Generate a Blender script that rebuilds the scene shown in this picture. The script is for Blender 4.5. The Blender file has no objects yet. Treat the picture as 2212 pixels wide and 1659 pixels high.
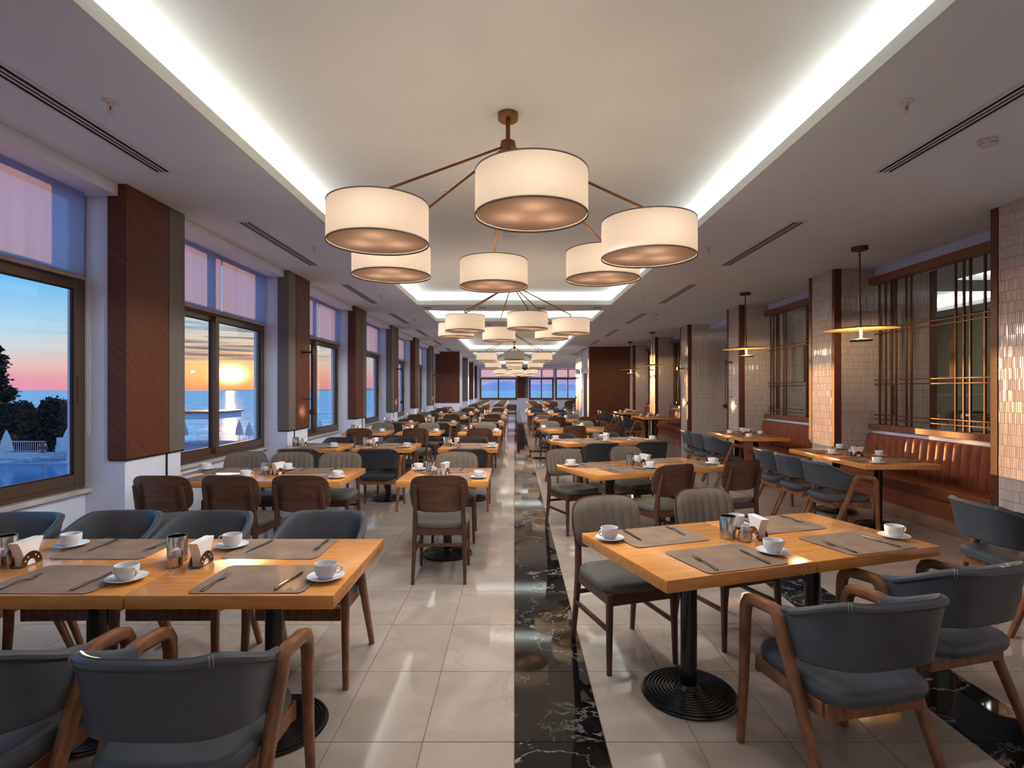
import bpy, bmesh, math, random
from mathutils import Vector, Matrix
random.seed(7)
PI = math.pi
SC = bpy.context.scene
COL = SC.collection

# ------------------------------------------------------------------ camera
H = 1.537                                   # eye height
cd = bpy.data.cameras.new('camera'); cam = bpy.data.objects.new('camera', cd); COL.objects.link(cam)
cam.location = (0, 0, H); cam.rotation_euler = (PI/2, 0, 0)
cd.sensor_fit = 'HORIZONTAL'; cd.sensor_width = 36.0; cd.lens = 36.0*1183/2212
cd.shift_x = -5/2212; cd.shift_y = 13.5/2212; cd.clip_start = 0.05; cd.clip_end = 80000
SC.camera = cam
SC.view_settings.view_transform = 'Standard'
try: SC.view_settings.look = 'None'
except Exception: pass
SC.view_settings.exposure = 0.2; SC.view_settings.gamma = 1.0; SC.view_settings.use_curve_mapping = False
SC.cycles.max_bounces = 7; SC.cycles.diffuse_bounces = 4; SC.cycles.glossy_bounces = 4
SC.cycles.transmission_bounces = 5; SC.cycles.transparent_max_bounces = 10
SC.cycles.caustics_reflective = False; SC.cycles.caustics_refractive = False
SC.cycles.sample_clamp_indirect = 4.0

def lin(c):
    return tuple(((x/255)/12.92 if x/255 <= .04045 else ((x/255+.055)/1.055)**2.4) for x in c)

# ------------------------------------------------------------------ sky
SUN = Vector((-.519, 1, .030)).normalized()
def build_world():
    w = bpy.data.worlds.new('sunset_sky'); SC.world = w; w.use_nodes = True
    nt = w.node_tree; nt.nodes.clear(); N = nt.nodes.new; L = nt.links.new
    tc = N('ShaderNodeTexCoord'); out = N('ShaderNodeOutputWorld'); bg = N('ShaderNodeBackground')
    d = tc.outputs['Generated']
    def math_(op, a, b=None, c=None):
        n = N('ShaderNodeMath'); n.operation = op
        for i, x in enumerate((a, b, c)):
            if x is None: continue
            if isinstance(x, (int, float)): n.inputs[i].default_value = x
            else: L(x, n.inputs[i])
        return n.outputs[0]
    def dot(v):
        n = N('ShaderNodeVectorMath'); n.operation = 'DOT_PRODUCT'; L(d, n.inputs[0]); n.inputs[1].default_value = v
        return n.outputs['Value']
    def ramp(fac, stops):
        n = N('ShaderNodeValToRGB'); L(fac, n.inputs[0]); e = n.color_ramp.elements
        e[0].position = stops[0][0]; e[0].color = (*lin(stops[0][1]), 1)
        e[1].position = stops[-1][0]; e[1].color = (*lin(stops[-1][1]), 1)
        for p, c in stops[1:-1]:
            x = e.new(p); x.color = (*lin(c), 1)
        return n.outputs[0]
    def mix(f, a, b, kind='MIX'):
        n = N('ShaderNodeMix'); n.data_type = 'RGBA'; n.blend_type = kind
        if isinstance(f, (int, float)): n.inputs[0].default_value = f
        else: L(f, n.inputs[0])
        for s, x in ((6, a), (7, b)):
            if isinstance(x, tuple): n.inputs[s].default_value = (*x, 1)
            else: L(x, n.inputs[s])
        return n.outputs[2]
    def smooth(x, a, b):
        n = N('ShaderNodeMapRange'); n.interpolation_type = 'SMOOTHSTEP'; L(x, n.inputs[0])
        n.inputs[1].default_value = a; n.inputs[2].default_value = b; return n.outputs[0]
    z = dot((0, 0, 1))
    base = ramp(z, [(0, (226, 152, 178)), (.018, (230, 160, 178)), (.034, (228, 192, 190)), (.06, (204, 214, 224)), (.095, (168, 214, 238)), (.15, (108, 188, 240)), (.3, (120, 192, 248)), (.6, (128, 192, 252)), (1, (120, 182, 250))])
    viol = ramp(z, [(0, (196, 168, 205)), (.012, (166, 160, 212)), (.03, (138, 156, 218)), (.15, (190, 160, 200)), (.3, (150, 178, 235)), (.6, (128, 192, 252)), (1, (120, 182, 250))])
    s = dot((math.cos(math.radians(27.4)), math.sin(math.radians(27.4)), 0))
    col = mix(smooth(s, .16, .42), base, viol)
    # the glow around the sun, wider along the horizon than upwards
    ss = math_('DIVIDE', s, .17)
    zz = math_('DIVIDE', math_('SUBTRACT', z, .02), .115)
    r2 = math_('ADD', math_('MULTIPLY', ss, ss), math_('MULTIPLY', zz, zz))
    front = smooth(dot(tuple(SUN)), .5, .8)
    g1 = math_('MULTIPLY', math_('EXPONENT', math_('MULTIPLY', r2, -1.3)), front)
    warm = ramp(z, [(0, (232, 140, 84)), (.025, (250, 176, 92)), (.06, (248, 196, 130)), (.10, (196, 184, 172)), (.16, (150, 178, 198)), (1, (150, 178, 198))])
    col = mix(g1, col, warm)
    # the sun itself, blurred by the haze
    def oval(w, h):
        a = math_('DIVIDE', s, w); b = math_('DIVIDE', math_('SUBTRACT', z, SUN.z), h)
        return math_('MULTIPLY', math_('EXPONENT', math_('MULTIPLY', math_('ADD', math_('MULTIPLY', a, a), math_('MULTIPLY', b, b)), -1.0)), front)
    col = mix(1.0, col, mix(oval(.075, .028), (0, 0, 0), (.40, .25, .08)), 'ADD')
    col = mix(1.0, col, mix(oval(.0165, .0105), (0, 0, 0), (6.0, 4.8, 2.8)), 'ADD')
    # streaky clouds low in the sky
    mp = N('ShaderNodeMapping'); L(d, mp.inputs[0]); mp.inputs['Scale'].default_value = (2.4, 2.4, 85.0)
    ns = N('ShaderNodeTexNoise'); L(mp.outputs[0], ns.inputs['Vector']); ns.inputs['Scale'].default_value = 2.2; ns.inputs['Detail'].default_value = 5; ns.inputs['Distortion'].default_value = .5
    cl = math_('MULTIPLY', smooth(ns.outputs['Fac'], .47, .66), math_('MULTIPLY', smooth(z, .035, .06), math_('SUBTRACT', 1.0, smooth(z, .10, .15))))
    cl = math_('MULTIPLY', cl, math_('MINIMUM', math_('MULTIPLY', g1, 1.6), 1.0))
    col = mix(cl, col, lin((132, 124, 130)))
    cl2 = math_('MULTIPLY', smooth(ns.outputs['Fac'], .30, .42), math_('SUBTRACT', 1.0, smooth(ns.outputs['Fac'], .42, .5)))
    cl2 = math_('MULTIPLY', math_('MULTIPLY', cl2, g1), math_('MULTIPLY', smooth(z, .03, .06), math_('SUBTRACT', 1.0, smooth(z, .10, .15))))
    col = mix(math_('MULTIPLY', cl2, .7), col, lin((255, 226, 180)))
    L(col, bg.inputs['Color']); bg.inputs['Strength'].default_value = .93
    L(bg.outputs[0], out.inputs['Surface'])
build_world()
sl = bpy.data.lights.new('sun', 'SUN'); sun = bpy.data.objects.new('sun', sl); COL.objects.link(sun)
sl.energy = 7.0; sl.angle = math.radians(.6); sl.color = (1.0, .48, .15)
sun.rotation_euler = (-SUN).to_track_quat('-Z', 'Y').to_euler(); sun.location = (-30, 58, 8)

# power of the room's lamps (cove strips W per metre, bulbs W each)
P_COVE, P_BULB, P_PEND, P_DOWN, P_SCONCE, P_LAMP = 2.6, 2.5, 55.0, 40.0, 2.0, 36.0

# ------------------------------------------------------------------ materials
def node_mat(name):
    m = bpy.data.materials.new(name); m.use_nodes = True; nt = m.node_tree; nt.nodes.clear()
    out = nt.nodes.new('ShaderNodeOutputMaterial'); return m, nt, out

def mat(name, rgb, rough=.5, metal=0.0, var=.06, scale=8.0, stretch=(1, 1, 1), rot=(0, 0, 0), rgb2=None, bump=0.0, bump_scale=40, spec=.5, coat=0.0, emit=None, detail=3, lo=.35, hi=.65, sheen=0.0, distort=0.0):
    m, nt, out = node_mat(name); N = nt.nodes.new; L = nt.links.new
    p = N('ShaderNodeBsdfPrincipled'); L(p.outputs[0], out.inputs[0])
    tc = N('ShaderNodeTexCoord'); oi = N('ShaderNodeObjectInfo'); ad = N('ShaderNodeVectorMath'); ad.operation = 'MULTIPLY_ADD'
    L(oi.outputs['Random'], ad.inputs[0]); ad.inputs[1].default_value = (3.1, 5.7, 4.3); L(tc.outputs['Object'], ad.inputs[2])
    mp = N('ShaderNodeMapping'); L(ad.outputs[0], mp.inputs[0]); mp.inputs['Scale'].default_value = stretch; mp.inputs['Rotation'].default_value = rot
    ns = N('ShaderNodeTexNoise'); ns.inputs['Scale'].default_value = scale; ns.inputs['Detail'].default_value = detail; ns.inputs['Distortion'].default_value = distort; L(mp.outputs[0], ns.inputs['Vector'])
    r = N('ShaderNodeValToRGB'); L(ns.outputs['Fac'], r.inputs[0])
    c = lin(rgb)
    a = tuple(min(1, x*(1-var)) for x in c) if rgb2 is None else c
    b = tuple(min(1, x*(1+var)) for x in c) if rgb2 is None else lin(rgb2)
    r.color_ramp.elements[0].position = lo; r.color_ramp.elements[1].position = hi
    r.color_ramp.elements[0].color = (*a, 1); r.color_ramp.elements[1].color = (*b, 1)
    L(r.outputs[0], p.inputs['Base Color'])
    p.inputs['Roughness'].default_value = rough; p.inputs['Metallic'].default_value = metal
    p.inputs['Specular IOR Level'].default_value = spec
    if coat: p.inputs['Coat Weight'].default_value = coat; p.inputs['Coat Roughness'].default_value = .12
    if sheen: p.inputs['Sheen Weight'].default_value = sheen
    if bump:
        n2 = N('ShaderNodeTexNoise'); n2.inputs['Scale'].default_value = bump_scale; L(mp.outputs[0], n2.inputs['Vector'])
        b_ = N('ShaderNodeBump'); b_.inputs['Strength'].default_value = bump; b_.inputs['Distance'].default_value = .004
        L(n2.outputs['Fac'], b_.inputs['Height']); L(b_.outputs[0], p.inputs['Normal'])
    if emit:
        p.inputs['Emission Color'].default_value = (*lin(emit[0]), 1); p.inputs['Emission Strength'].default_value = emit[1]
    return m

def diag_wood(name, a, b, rough):
    m, nt, out = node_mat(name); N = nt.nodes.new; L = nt.links.new
    p = N('ShaderNodeBsdfPrincipled'); L(p.outputs[0], out.inputs[0]); p.inputs['Roughness'].default_value = rough; p.inputs['Specular IOR Level'].default_value = .3
    ge = N('ShaderNodeNewGeometry'); cx = N('ShaderNodeCombineXYZ')
    for k, v in enumerate(((34, 34, 40), (.8, .8, -.9))):
        d = N('ShaderNodeVectorMath'); d.operation = 'DOT_PRODUCT'; L(ge.outputs['Position'], d.inputs[0]); d.inputs[1].default_value = v; L(d.outputs['Value'], cx.inputs[k])
    ns = N('ShaderNodeTexNoise'); ns.inputs['Scale'].default_value = 1.0; ns.inputs['Detail'].default_value = 4; ns.inputs['Roughness'].default_value = .7; L(cx.outputs[0], ns.inputs['Vector'])
    r = N('ShaderNodeValToRGB'); L(ns.outputs['Fac'], r.inputs[0]); r.color_ramp.elements[0].position = .3; r.color_ramp.elements[1].position = .7
    r.color_ramp.elements[0].color = (*lin(a), 1); r.color_ramp.elements[1].color = (*lin(b), 1); L(r.outputs[0], p.inputs['Base Color'])
    bp = N('ShaderNodeBump'); bp.inputs['Strength'].default_value = .25; bp.inputs['Distance'].default_value = .002; L(ns.outputs['Fac'], bp.inputs['Height']); L(bp.outputs[0], p.inputs['Normal'])
    return m

def marble(name, base, base2, vein, vein_amt, rough, vscale=1.6, lo=.42, hi=.62, width=.014, spec=.5):
    m, nt, out = node_mat(name); N = nt.nodes.new; L = nt.links.new
    p = N('ShaderNodeBsdfPrincipled'); L(p.outputs[0], out.inputs[0])
    tc = N('ShaderNodeTexCoord'); oi = N('ShaderNodeObjectInfo'); ge = N('ShaderNodeNewGeometry')
    ad = N('ShaderNodeVectorMath'); ad.operation = 'MULTIPLY_ADD'
    L(oi.outputs['Random'], ad.inputs[0]); ad.inputs[1].default_value = (13.1, 25.7, 7.3); L(ge.outputs['Position'], ad.inputs[2])
    n1 = N('ShaderNodeTexNoise'); n1.inputs['Scale'].default_value = 2.2; n1.inputs['Detail'].default_value = 6; n1.inputs['Distortion'].default_value = 1.2; L(ad.outputs[0], n1.inputs['Vector'])
    r = N('ShaderNodeValToRGB'); L(n1.outputs['Fac'], r.inputs[0]); r.color_ramp.elements[0].position = .3; r.color_ramp.elements[1].position = .7
    r.color_ramp.elements[0].color = (*lin(base), 1); r.color_ramp.elements[1].color = (*lin(base2), 1)
    n2 = N('ShaderNodeTexNoise'); n2.inputs['Scale'].default_value = vscale; n2.inputs['Detail'].default_value = 9; n2.inputs['Roughness'].default_value = .62; n2.inputs['Distortion'].default_value = .8; L(ad.outputs[0], n2.inputs['Vector'])
    s = N('ShaderNodeMath'); s.operation = 'SUBTRACT'; L(n2.outputs['Fac'], s.inputs[0]); s.inputs[1].default_value = .5
    ab = N('ShaderNodeMath'); ab.operation = 'ABSOLUTE'; L(s.outputs[0], ab.inputs[0])
    mr = N('ShaderNodeMapRange'); L(ab.outputs[0], mr.inputs[0]); mr.inputs[1].default_value = 0; mr.inputs[2].default_value = width; mr.inputs[3].default_value = vein_amt; mr.inputs[4].default_value = 0
    n3 = N('ShaderNodeTexNoise'); n3.inputs['Scale'].default_value = 1.1; L(ad.outputs[0], n3.inputs['Vector'])
    m3 = N('ShaderNodeMapRange'); L(n3.outputs['Fac'], m3.inputs[0]); m3.inputs[1].default_value = lo; m3.inputs[2].default_value = hi
    mu = N('ShaderNodeMath'); mu.operation = 'MULTIPLY'; L(mr.outputs[0], mu.inputs[0]); L(m3.outputs[0], mu.inputs[1])
    mx = N('ShaderNodeMix'); mx.data_type = 'RGBA'; L(mu.outputs[0], mx.inputs[0]); L(r.outputs[0], mx.inputs[6]); mx.inputs[7].default_value = (*lin(vein), 1)
    L(mx.outputs[2], p.inputs['Base Color']); p.inputs['Roughness'].default_value = rough; p.inputs['IOR'].default_value = 1.5; p.inputs['Specular IOR Level'].default_value = spec
    return m

def glass_mat(name, tint=(1, 1, 1), ior=1.45):
    m, nt, out = node_mat(name); N = nt.nodes.new; L = nt.links.new
    t = N('ShaderNodeBsdfTransparent'); t.inputs[0].default_value = (*tint, 1); g = N('ShaderNodeBsdfGlossy'); g.inputs['Roughness'].default_value = 0.0
    f = N('ShaderNodeFresnel'); f.inputs[0].default_value = ior
    ns = N('ShaderNodeTexNoise'); ns.inputs['Scale'].default_value = .8
    b = N('ShaderNodeBump'); b.inputs['Strength'].default_value = .01; L(ns.outputs['Fac'], b.inputs['Height']); L(b.outputs[0], g.inputs['Normal'])
    ge = N('ShaderNodeNewGeometry'); k = N('ShaderNodeMath'); k.operation = 'SUBTRACT'; k.inputs[0].default_value = 1.0; L(ge.outputs['Backfacing'], k.inputs[1])
    q = N('ShaderNodeMath'); q.operation = 'MULTIPLY'; L(f.outputs[0], q.inputs[0]); L(k.outputs[0], q.inputs[1])
    mx = N('ShaderNodeMixShader'); L(q.outputs[0], mx.inputs[0]); L(t.outputs[0], mx.inputs[1]); L(g.outputs[0], mx.inputs[2]); L(mx.outputs[0], out.inputs[0])
    return m

def cloth_mat(name, rgb, trans, weave=900, see=0.0):
    """thin cloth that lets light through"""
    m, nt, out = node_mat(name); N = nt.nodes.new; L = nt.links.new
    tc = N('ShaderNodeTexCoord'); ns = N('ShaderNodeTexNoise'); ns.inputs['Scale'].default_value = weave/10; L(tc.outputs['Object'], ns.inputs['Vector'])
    r = N('ShaderNodeValToRGB'); L(ns.outputs['Fac'], r.inputs[0]); c = lin(rgb)
    r.color_ramp.elements[0].color = (*[x*.93 for x in c], 1); r.color_ramp.elements[1].color = (*[min(1, x*1.05) for x in c], 1)
    d = N('ShaderNodeBsdfDiffuse'); t = N('ShaderNodeBsdfTranslucent'); L(r.outputs[0], d.inputs[0]); L(r.outputs[0], t.inputs[0])
    mx = N('ShaderNodeMixShader'); mx.inputs[0].default_value = trans; L(d.outputs[0], mx.inputs[1]); L(t.outputs[0], mx.inputs[2])
    o = mx.outputs[0]
    if see:
        tr = N('ShaderNodeBsdfTransparent'); tr.inputs[0].default_value = (*[min(1, x*1.1) for x in c], 1)
        m2 = N('ShaderNodeMixShader'); m2.inputs[0].default_value = see; L(o, m2.inputs[1]); L(tr.outputs[0], m2.inputs[2]); o = m2.outputs[0]
    L(o, out.inputs[0]); return m

M = {}
M['ceiling'] = mat('ceiling_paint', (226, 237, 250), .9, var=.015, scale=3)
M['wallpaint'] = mat('wall_paint', (222, 228, 248), .85, var=.02, scale=3)
M['tray'] = mat('tray_paint', (228, 233, 231), .9, var=.015, scale=2)
M['grout'] = mat('floor_grout', (120, 106, 96), .8)
M['marble'] = marble('cream_marble', (162, 148, 139), (182, 169, 159), (124, 100, 84), .34, .055, .8, .46, .6, .008)
M['black_marble'] = marble('black_marble', (10, 10, 11), (24, 22, 23), (182, 178, 174), .7, .045, 2.4, .30, .56, .011, .36)
M['table'] = mat('beech_tabletop', (208, 134, 64), .2, rgb2=(228, 160, 90), scale=3.2, stretch=(1.2, 16, 10), detail=5, lo=.3, hi=.7, spec=.5, coat=.25)
M['table_edge'] = M['table']
M['black_metal'] = mat('black_cast_iron', (14, 14, 15), .25, var=.2, bump=.1, spec=.6)
M['walnut'] = mat('dark_stained_beech', (72, 48, 40), .38, rgb2=(92, 62, 50), scale=5, stretch=(8, 8, 1.2), detail=5)
M['ply'] = mat('dark_plywood_veneer', (74, 47, 36), .36, rgb2=(108, 74, 58), scale=2.6, stretch=(1.2, 3, 9), detail=8, distort=1.6, lo=.3, hi=.7)
M['armwood'] = mat('walnut_frame', (110, 72, 50), .35, rgb2=(144, 98, 70), scale=5, stretch=(8, 2, 2), detail=5)
M['leather'] = mat('slate_leather', (70, 74, 82), .36, var=.08, bump=.12, bump_scale=260, spec=.55)
M['leather_dark'] = mat('black_leather', (48, 50, 55), .38, var=.08, bump=.12, bump_scale=260, spec=.55)
M['seat'] = mat('grey_seat_leather', (98, 95, 90), .42, var=.06, bump=.12, bump_scale=260)
M['ribbed'] = mat('taupe_upholstery', (112, 102, 92), .6, var=.06, bump=.12, bump_scale=200, sheen=.15)
M['stitch'] = mat('pale_thread', (190, 180, 168), .8)
M['mat_paper'] = mat('brown_kraft_paper', (128, 106, 92), .62, rgb2=(148, 124, 108), scale=9, detail=5, bump=.15, bump_scale=60)
M['porcelain'] = mat('white_porcelain', (232, 234, 238), .12, var=.01)
M['steel'] = mat('brushed_steel', (196, 192, 188), .2, metal=1.0, var=.04, scale=20, stretch=(1, 1, .05))
M['cutlery'] = mat('cutlery_steel', (170, 166, 162), .16, metal=1.0, var=.03)
M['paper'] = mat('white_paper', (236, 234, 236), .8, var=.02)
M['packet'] = mat('sugar_packet_paper', (226, 220, 232), .7, rgb2=(206, 188, 206), scale=40)
M['bronze'] = mat('antique_bronze', (112, 70, 38), .38, metal=.75, var=.1)
M['brown_metal'] = mat('brown_powder_coat', (64, 42, 32), .5, var=.06)
M['wood_panel'] = diag_wood('reddish_wood_cladding', (72, 40, 30), (106, 64, 48), .55)
M['grey_panel'] = mat('taupe_grey_cladding', (104, 98, 94), .6, var=.05, scale=2)
M['trim_wood'] = mat('reddish_wood_trim', (112, 68, 52), .42, rgb2=(136, 86, 66), scale=6, stretch=(9, 9, 1), detail=5)
M['dark_gap'] = mat('dark_joint', (30, 22, 20), .7)
M['tile'] = mat('fluted_ceramic_tile', (188, 172, 166), .12, rgb2=(212, 198, 192), scale=14, stretch=(3, 3, .2), spec=.6, lo=.3, hi=.7)
M['tile_grout'] = mat('tile_grout', (96, 76, 66), .9)
M['window_frame'] = mat('bronze_aluminium', (96, 78, 66), .34, metal=.35, var=.04)
M['window_seal'] = mat('black_rubber_seal', (26, 24, 24), .6)
M['glass'] = glass_mat('window_glass')
M['blind'] = cloth_mat('roller_blind_cloth', (190, 188, 220), .60, see=.16)
M['blind_bar'] = mat('blind_bottom_bar', (176, 150, 138), .6)
M['sill'] = mat('pale_marble_sill', (196, 190, 186), .25, rgb2=(172, 168, 166), scale=5, detail=6)
M['shade'] = cloth_mat('cream_lampshade_cloth', (242, 234, 222), .40)
M['shade_rim'] = mat('grey_shade_edging', (120, 112, 108), .7)
M['diffuser'] = cloth_mat('lampshade_diffuser', (156, 130, 114), .34)
M['disc'] = mat('brass_dish', (200, 150, 84), .4, metal=.3, var=.04)
M['glow'] = mat('lit_lamp_stem', (255, 220, 150), .5, emit=((255, 206, 120), 1.4))
M['white_plastic'] = mat('white_plastic', (214, 210, 208), .45, var=.01)
M['vent'] = mat('vent_frame', (216, 222, 230), .5, var=.02)
M['vent_dark'] = mat('vent_slot', (18, 16, 16), .8)
M['red_bulb'] = mat('red_glass_bulb', (150, 60, 30), .2)
M['bench'] = mat('brick_brown_leather', (128, 68, 48), .42, rgb2=(142, 80, 58), scale=10, bump=.1, bump_scale=200)
M['bench_base'] = mat('bench_plinth_wood', (134, 100, 84), .4, rgb2=(152, 118, 98), scale=4, stretch=(1, 1, 14), detail=5)
M['mesh_metal'] = mat('dark_bronze_mesh', (70, 50, 38), .45, metal=.5)
M['screen_metal'] = mat('dark_bronze_bar', (96, 62, 42), .42, metal=.35)
M['buffet_wall'] = mat('olive_grey_plaster', (140, 132, 112), .8)
M['sea'] = None
M['terrace'] = mat('pale_terrace_stone', (150, 158, 186), 1.0, spec=0.0, var=.05, scale=.6)
M['pool_tile'] = mat('pool_lining', (60, 140, 200), .4, var=.05)
M['white_paint'] = mat('white_outdoor_paint', (200, 206, 220), .9, spec=.1)
M['umbrella'] = mat('pale_canvas', (206, 210, 218), .8, var=.05)
M['hedge'] = mat('dark_hedge_leaves', (34, 36, 32), .7, rgb2=(62, 50, 44), scale=.8)
M['bark'] = mat('bark', (60, 46, 38), .9)
M['red_ring'] = mat('red_ring_paint', (170, 60, 66), .5)
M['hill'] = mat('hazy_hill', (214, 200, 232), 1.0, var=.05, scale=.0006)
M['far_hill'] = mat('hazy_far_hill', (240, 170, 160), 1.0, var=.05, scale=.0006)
M['alu'] = mat('satin_aluminium', (196, 198, 204), .3, metal=.35, var=.04)
M['socket'] = mat('black_socket', (24, 22, 22), .4)

def sea_mat(name, rgb, scale, strength, rough, gloss):
    m, nt, out = node_mat(name); N = nt.nodes.new; L = nt.links.new
    d = N('ShaderNodeBsdfDiffuse'); g = N('ShaderNodeBsdfGlossy'); mx = N('ShaderNodeMixShader'); mx.inputs[0].default_value = gloss
    L(d.outputs[0], mx.inputs[1]); L(g.outputs[0], mx.inputs[2]); L(mx.outputs[0], out.inputs[0]); g.inputs['Roughness'].default_value = rough; g.inputs[0].default_value = (1, .85, .6, 1) if gloss < .1 else (1, 1, 1, 1)
    ge = N('ShaderNodeNewGeometry'); n1 = N('ShaderNodeTexNoise'); n1.inputs['Scale'].default_value = scale; n1.inputs['Detail'].default_value = 8; n1.inputs['Roughness'].default_value = .66; L(ge.outputs['Position'], n1.inputs['Vector'])
    r = N('ShaderNodeValToRGB'); L(n1.outputs['Fac'], r.inputs[0]); c = lin(rgb)
    r.color_ramp.elements[0].position = .35; r.color_ramp.elements[1].position = .62
    r.color_ramp.elements[0].color = (*[x*.62 for x in c], 1); r.color_ramp.elements[1].color = (*[min(1, x*1.25) for x in c], 1); L(r.outputs[0], d.inputs[0])
    b = N('ShaderNodeBump'); b.inputs['Strength'].default_value = strength; b.inputs['Distance'].default_value = 2.5 if strength > .5 else 1.0; L(n1.outputs['Fac'], b.inputs['Height']); L(b.outputs[0], g.inputs['Normal'])
    return m
M['sea'] = sea_mat('sea_water', (206, 230, 244), .07, 1.0, .16, .003)
M['pool'] = sea_mat('pool_water', (84, 150, 205), 1.2, .04, .02, .55)

# ------------------------------------------------------------------ mesh helpers
class MB:
    def __init__(self): self.v = []; self.f = []
    def add(self, vs, fs, X=None):
        o = len(self.v)
        self.v += [tuple(X @ Vector(p)) if X else tuple(p) for p in vs]
        self.f += [tuple(i+o for i in q) for q in fs]; return self
    def box(self, x0, x1, y0, y1, z0, z1, X=None):
        return self.add([(x0,y0,z0),(x1,y0,z0),(x1,y1,z0),(x0,y1,z0),(x0,y0,z1),(x1,y0,z1),(x1,y1,z1),(x0,y1,z1)],
                        [(0,3,2,1),(4,5,6,7),(0,1,5,4),(1,2,6,5),(2,3,7,6),(3,0,4,7)], X)
    def cbox(self, x0, x1, y0, y1, z0, z1, b=.004, seg=1, X=None):
        bm = bmesh.new(); bmesh.ops.create_cube(bm, size=1.0)
        for v in bm.verts:
            v.co = ((x0+x1)/2+v.co.x*(x1-x0), (y0+y1)/2+v.co.y*(y1-y0), (z0+z1)/2+v.co.z*(z1-z0))
        bmesh.ops.bevel(bm, geom=bm.edges[:], offset=b, segments=seg, affect='EDGES', profile=.5)
        bm.verts.index_update()
        self.add([v.co[:] for v in bm.verts], [tuple(v.index for v in f.verts) for f in bm.faces], X); bm.free(); return self
    def lathe(self, prof, n=24, c=(0, 0, 0), cap=False, X=None):
        vs, fs, idx = [], [], []
        for r, z in prof:
            if r < 1e-6: idx.append([len(vs)]*n); vs.append((c[0], c[1], c[2]+z))
            else:
                idx.append(list(range(len(vs), len(vs)+n)))
                vs += [(c[0]+r*math.cos(2*PI*k/n), c[1]+r*math.sin(2*PI*k/n), c[2]+z) for k in range(n)]
        for a, b in zip(idx, idx[1:]):
            for k in range(n):
                q = [a[k], a[(k+1)%n], b[(k+1)%n], b[k]]
                q = list(dict.fromkeys(q))
                if len(q) > 2: fs.append(tuple(q))
        if cap:
            if prof[0][0] > 1e-6: fs.append(tuple(reversed(idx[0])))
            if prof[-1][0] > 1e-6: fs.append(tuple(idx[-1]))
        return self.add(vs, fs, X)
    def tube(self, pts, w, h=None, n=8, side=None, X=None, sq=1.0, closed=False):
        """sweep a (rounded) section along pts; w, h half sizes, numbers or lists; sq<1 squarer"""
        pts = [Vector(p) for p in pts]; m = len(pts); h = w if h is None else h
        W = w if isinstance(w, (list, tuple)) else [w]*m; Hh = h if isinstance(h, (list, tuple)) else [h]*m
        vs, fs = [], []; prev = None
        for i, p in enumerate(pts):
            if closed: t = pts[(i+1) % m]-pts[i-1]
            else: t = pts[min(i+1, m-1)]-pts[max(i-1, 0)]
            t.normalize()
            if side is not None: s = Vector(side); s = (s - t*s.dot(t)).normalized()
            elif prev is None:
                s = t.cross(Vector((0, 0, 1)));
                if s.length < 1e-3: s = t.cross(Vector((0, 1, 0)))
                s.normalize()
            else: s = (prev - t*prev.dot(t)).normalized()
            prev = s; u = s.cross(t)
            for k in range(n):
                a = 2*PI*(k+.5)/n; ca, sa = math.cos(a), math.sin(a)
                ca = math.copysign(abs(ca)**sq, ca); sa = math.copysign(abs(sa)**sq, sa)
                vs.append(p + s*(W[i]*ca) + u*(Hh[i]*sa))
        for i in range(m if closed else m-1):
            j = (i+1) % m
            for k in range(n):
                fs.append((i*n+k, i*n+(k+1) % n, j*n+(k+1) % n, j*n+k))
        if not closed: fs += [tuple(reversed(range(n))), tuple(range((m-1)*n, m*n))]
        return self.add(vs, fs, X)
    def grid(self, rows, X=None, wrap=False, flip=False):
        nr, nc = len(rows), len(rows[0]); vs = [p for r in rows for p in r]; fs = []
        for i in range(nr-1):
            for k in range(nc if wrap else nc-1):
                q = (i*nc+k, i*nc+(k+1) % nc, (i+1)*nc+(k+1) % nc, (i+1)*nc+k)
                fs.append(tuple(reversed(q)) if flip else q)
        return self.add(vs, fs, X)
    def cushion(self, w, d, z0, z1, n=32, p=4.0, c=(0, 0), dome=.006):
        h = z1-z0; rings = []
        for s, z in ((.86, z0), (.97, z0+.12*h), (1.0, z0+.4*h), (.995, z0+.66*h), (.95, z0+.88*h), (.86, z1-.02*h), (.55, z1+dome*.7)):
            r = []
            for k in range(n):
                a = 2*PI*k/n; ca, sa = math.cos(a), math.sin(a)
                r.append((c[0]+s*w/2*math.copysign(abs(ca)**(2/p), ca), c[1]+s*d/2*math.copysign(abs(sa)**(2/p), sa), z))
            rings.append(r)
        self.grid(rings, wrap=True); o = len(self.v); n0 = o-n*len(rings)
        self.v.append((c[0], c[1], z1+dome)); last = o-n
        self.f += [(last+k, last+(k+1) % n, o) for k in range(n)]; self.f.append(tuple(reversed(range(n0, n0+n)))); return self
    def prism(self, pts, axis, a, b, X=None):
        """extrude polygon pts (2-D) along axis from a to b"""
        n = len(pts)
        def P(p, t): return (t, p[0], p[1]) if axis == 'x' else ((p[0], t, p[1]) if axis == 'y' else (p[0], p[1], t))
        vs = [P(p, a) for p in pts]+[P(p, b) for p in pts]
        fs = [tuple(range(n))[::-1], tuple(range(n, 2*n))]+[(k, (k+1) % n, n+(k+1) % n, n+k) for k in range(n)]
        return self.add(vs, fs, X)
    def mesh(self, name, m, smooth=True, ang=38):
        me = bpy.data.meshes.new(name); me.from_pydata(self.v, [], self.f)
        bm = bmesh.new(); bm.from_mesh(me); bmesh.ops.recalc_face_normals(bm, faces=bm.faces[:]); bm.to_mesh(me); bm.free()
        if smooth:
            me.polygons.foreach_set('use_smooth', [True]*len(me.polygons)); me.set_sharp_from_angle(angle=math.radians(ang))
        me.materials.append(M[m] if isinstance(m, str) else m); me.update(); return me

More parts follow.
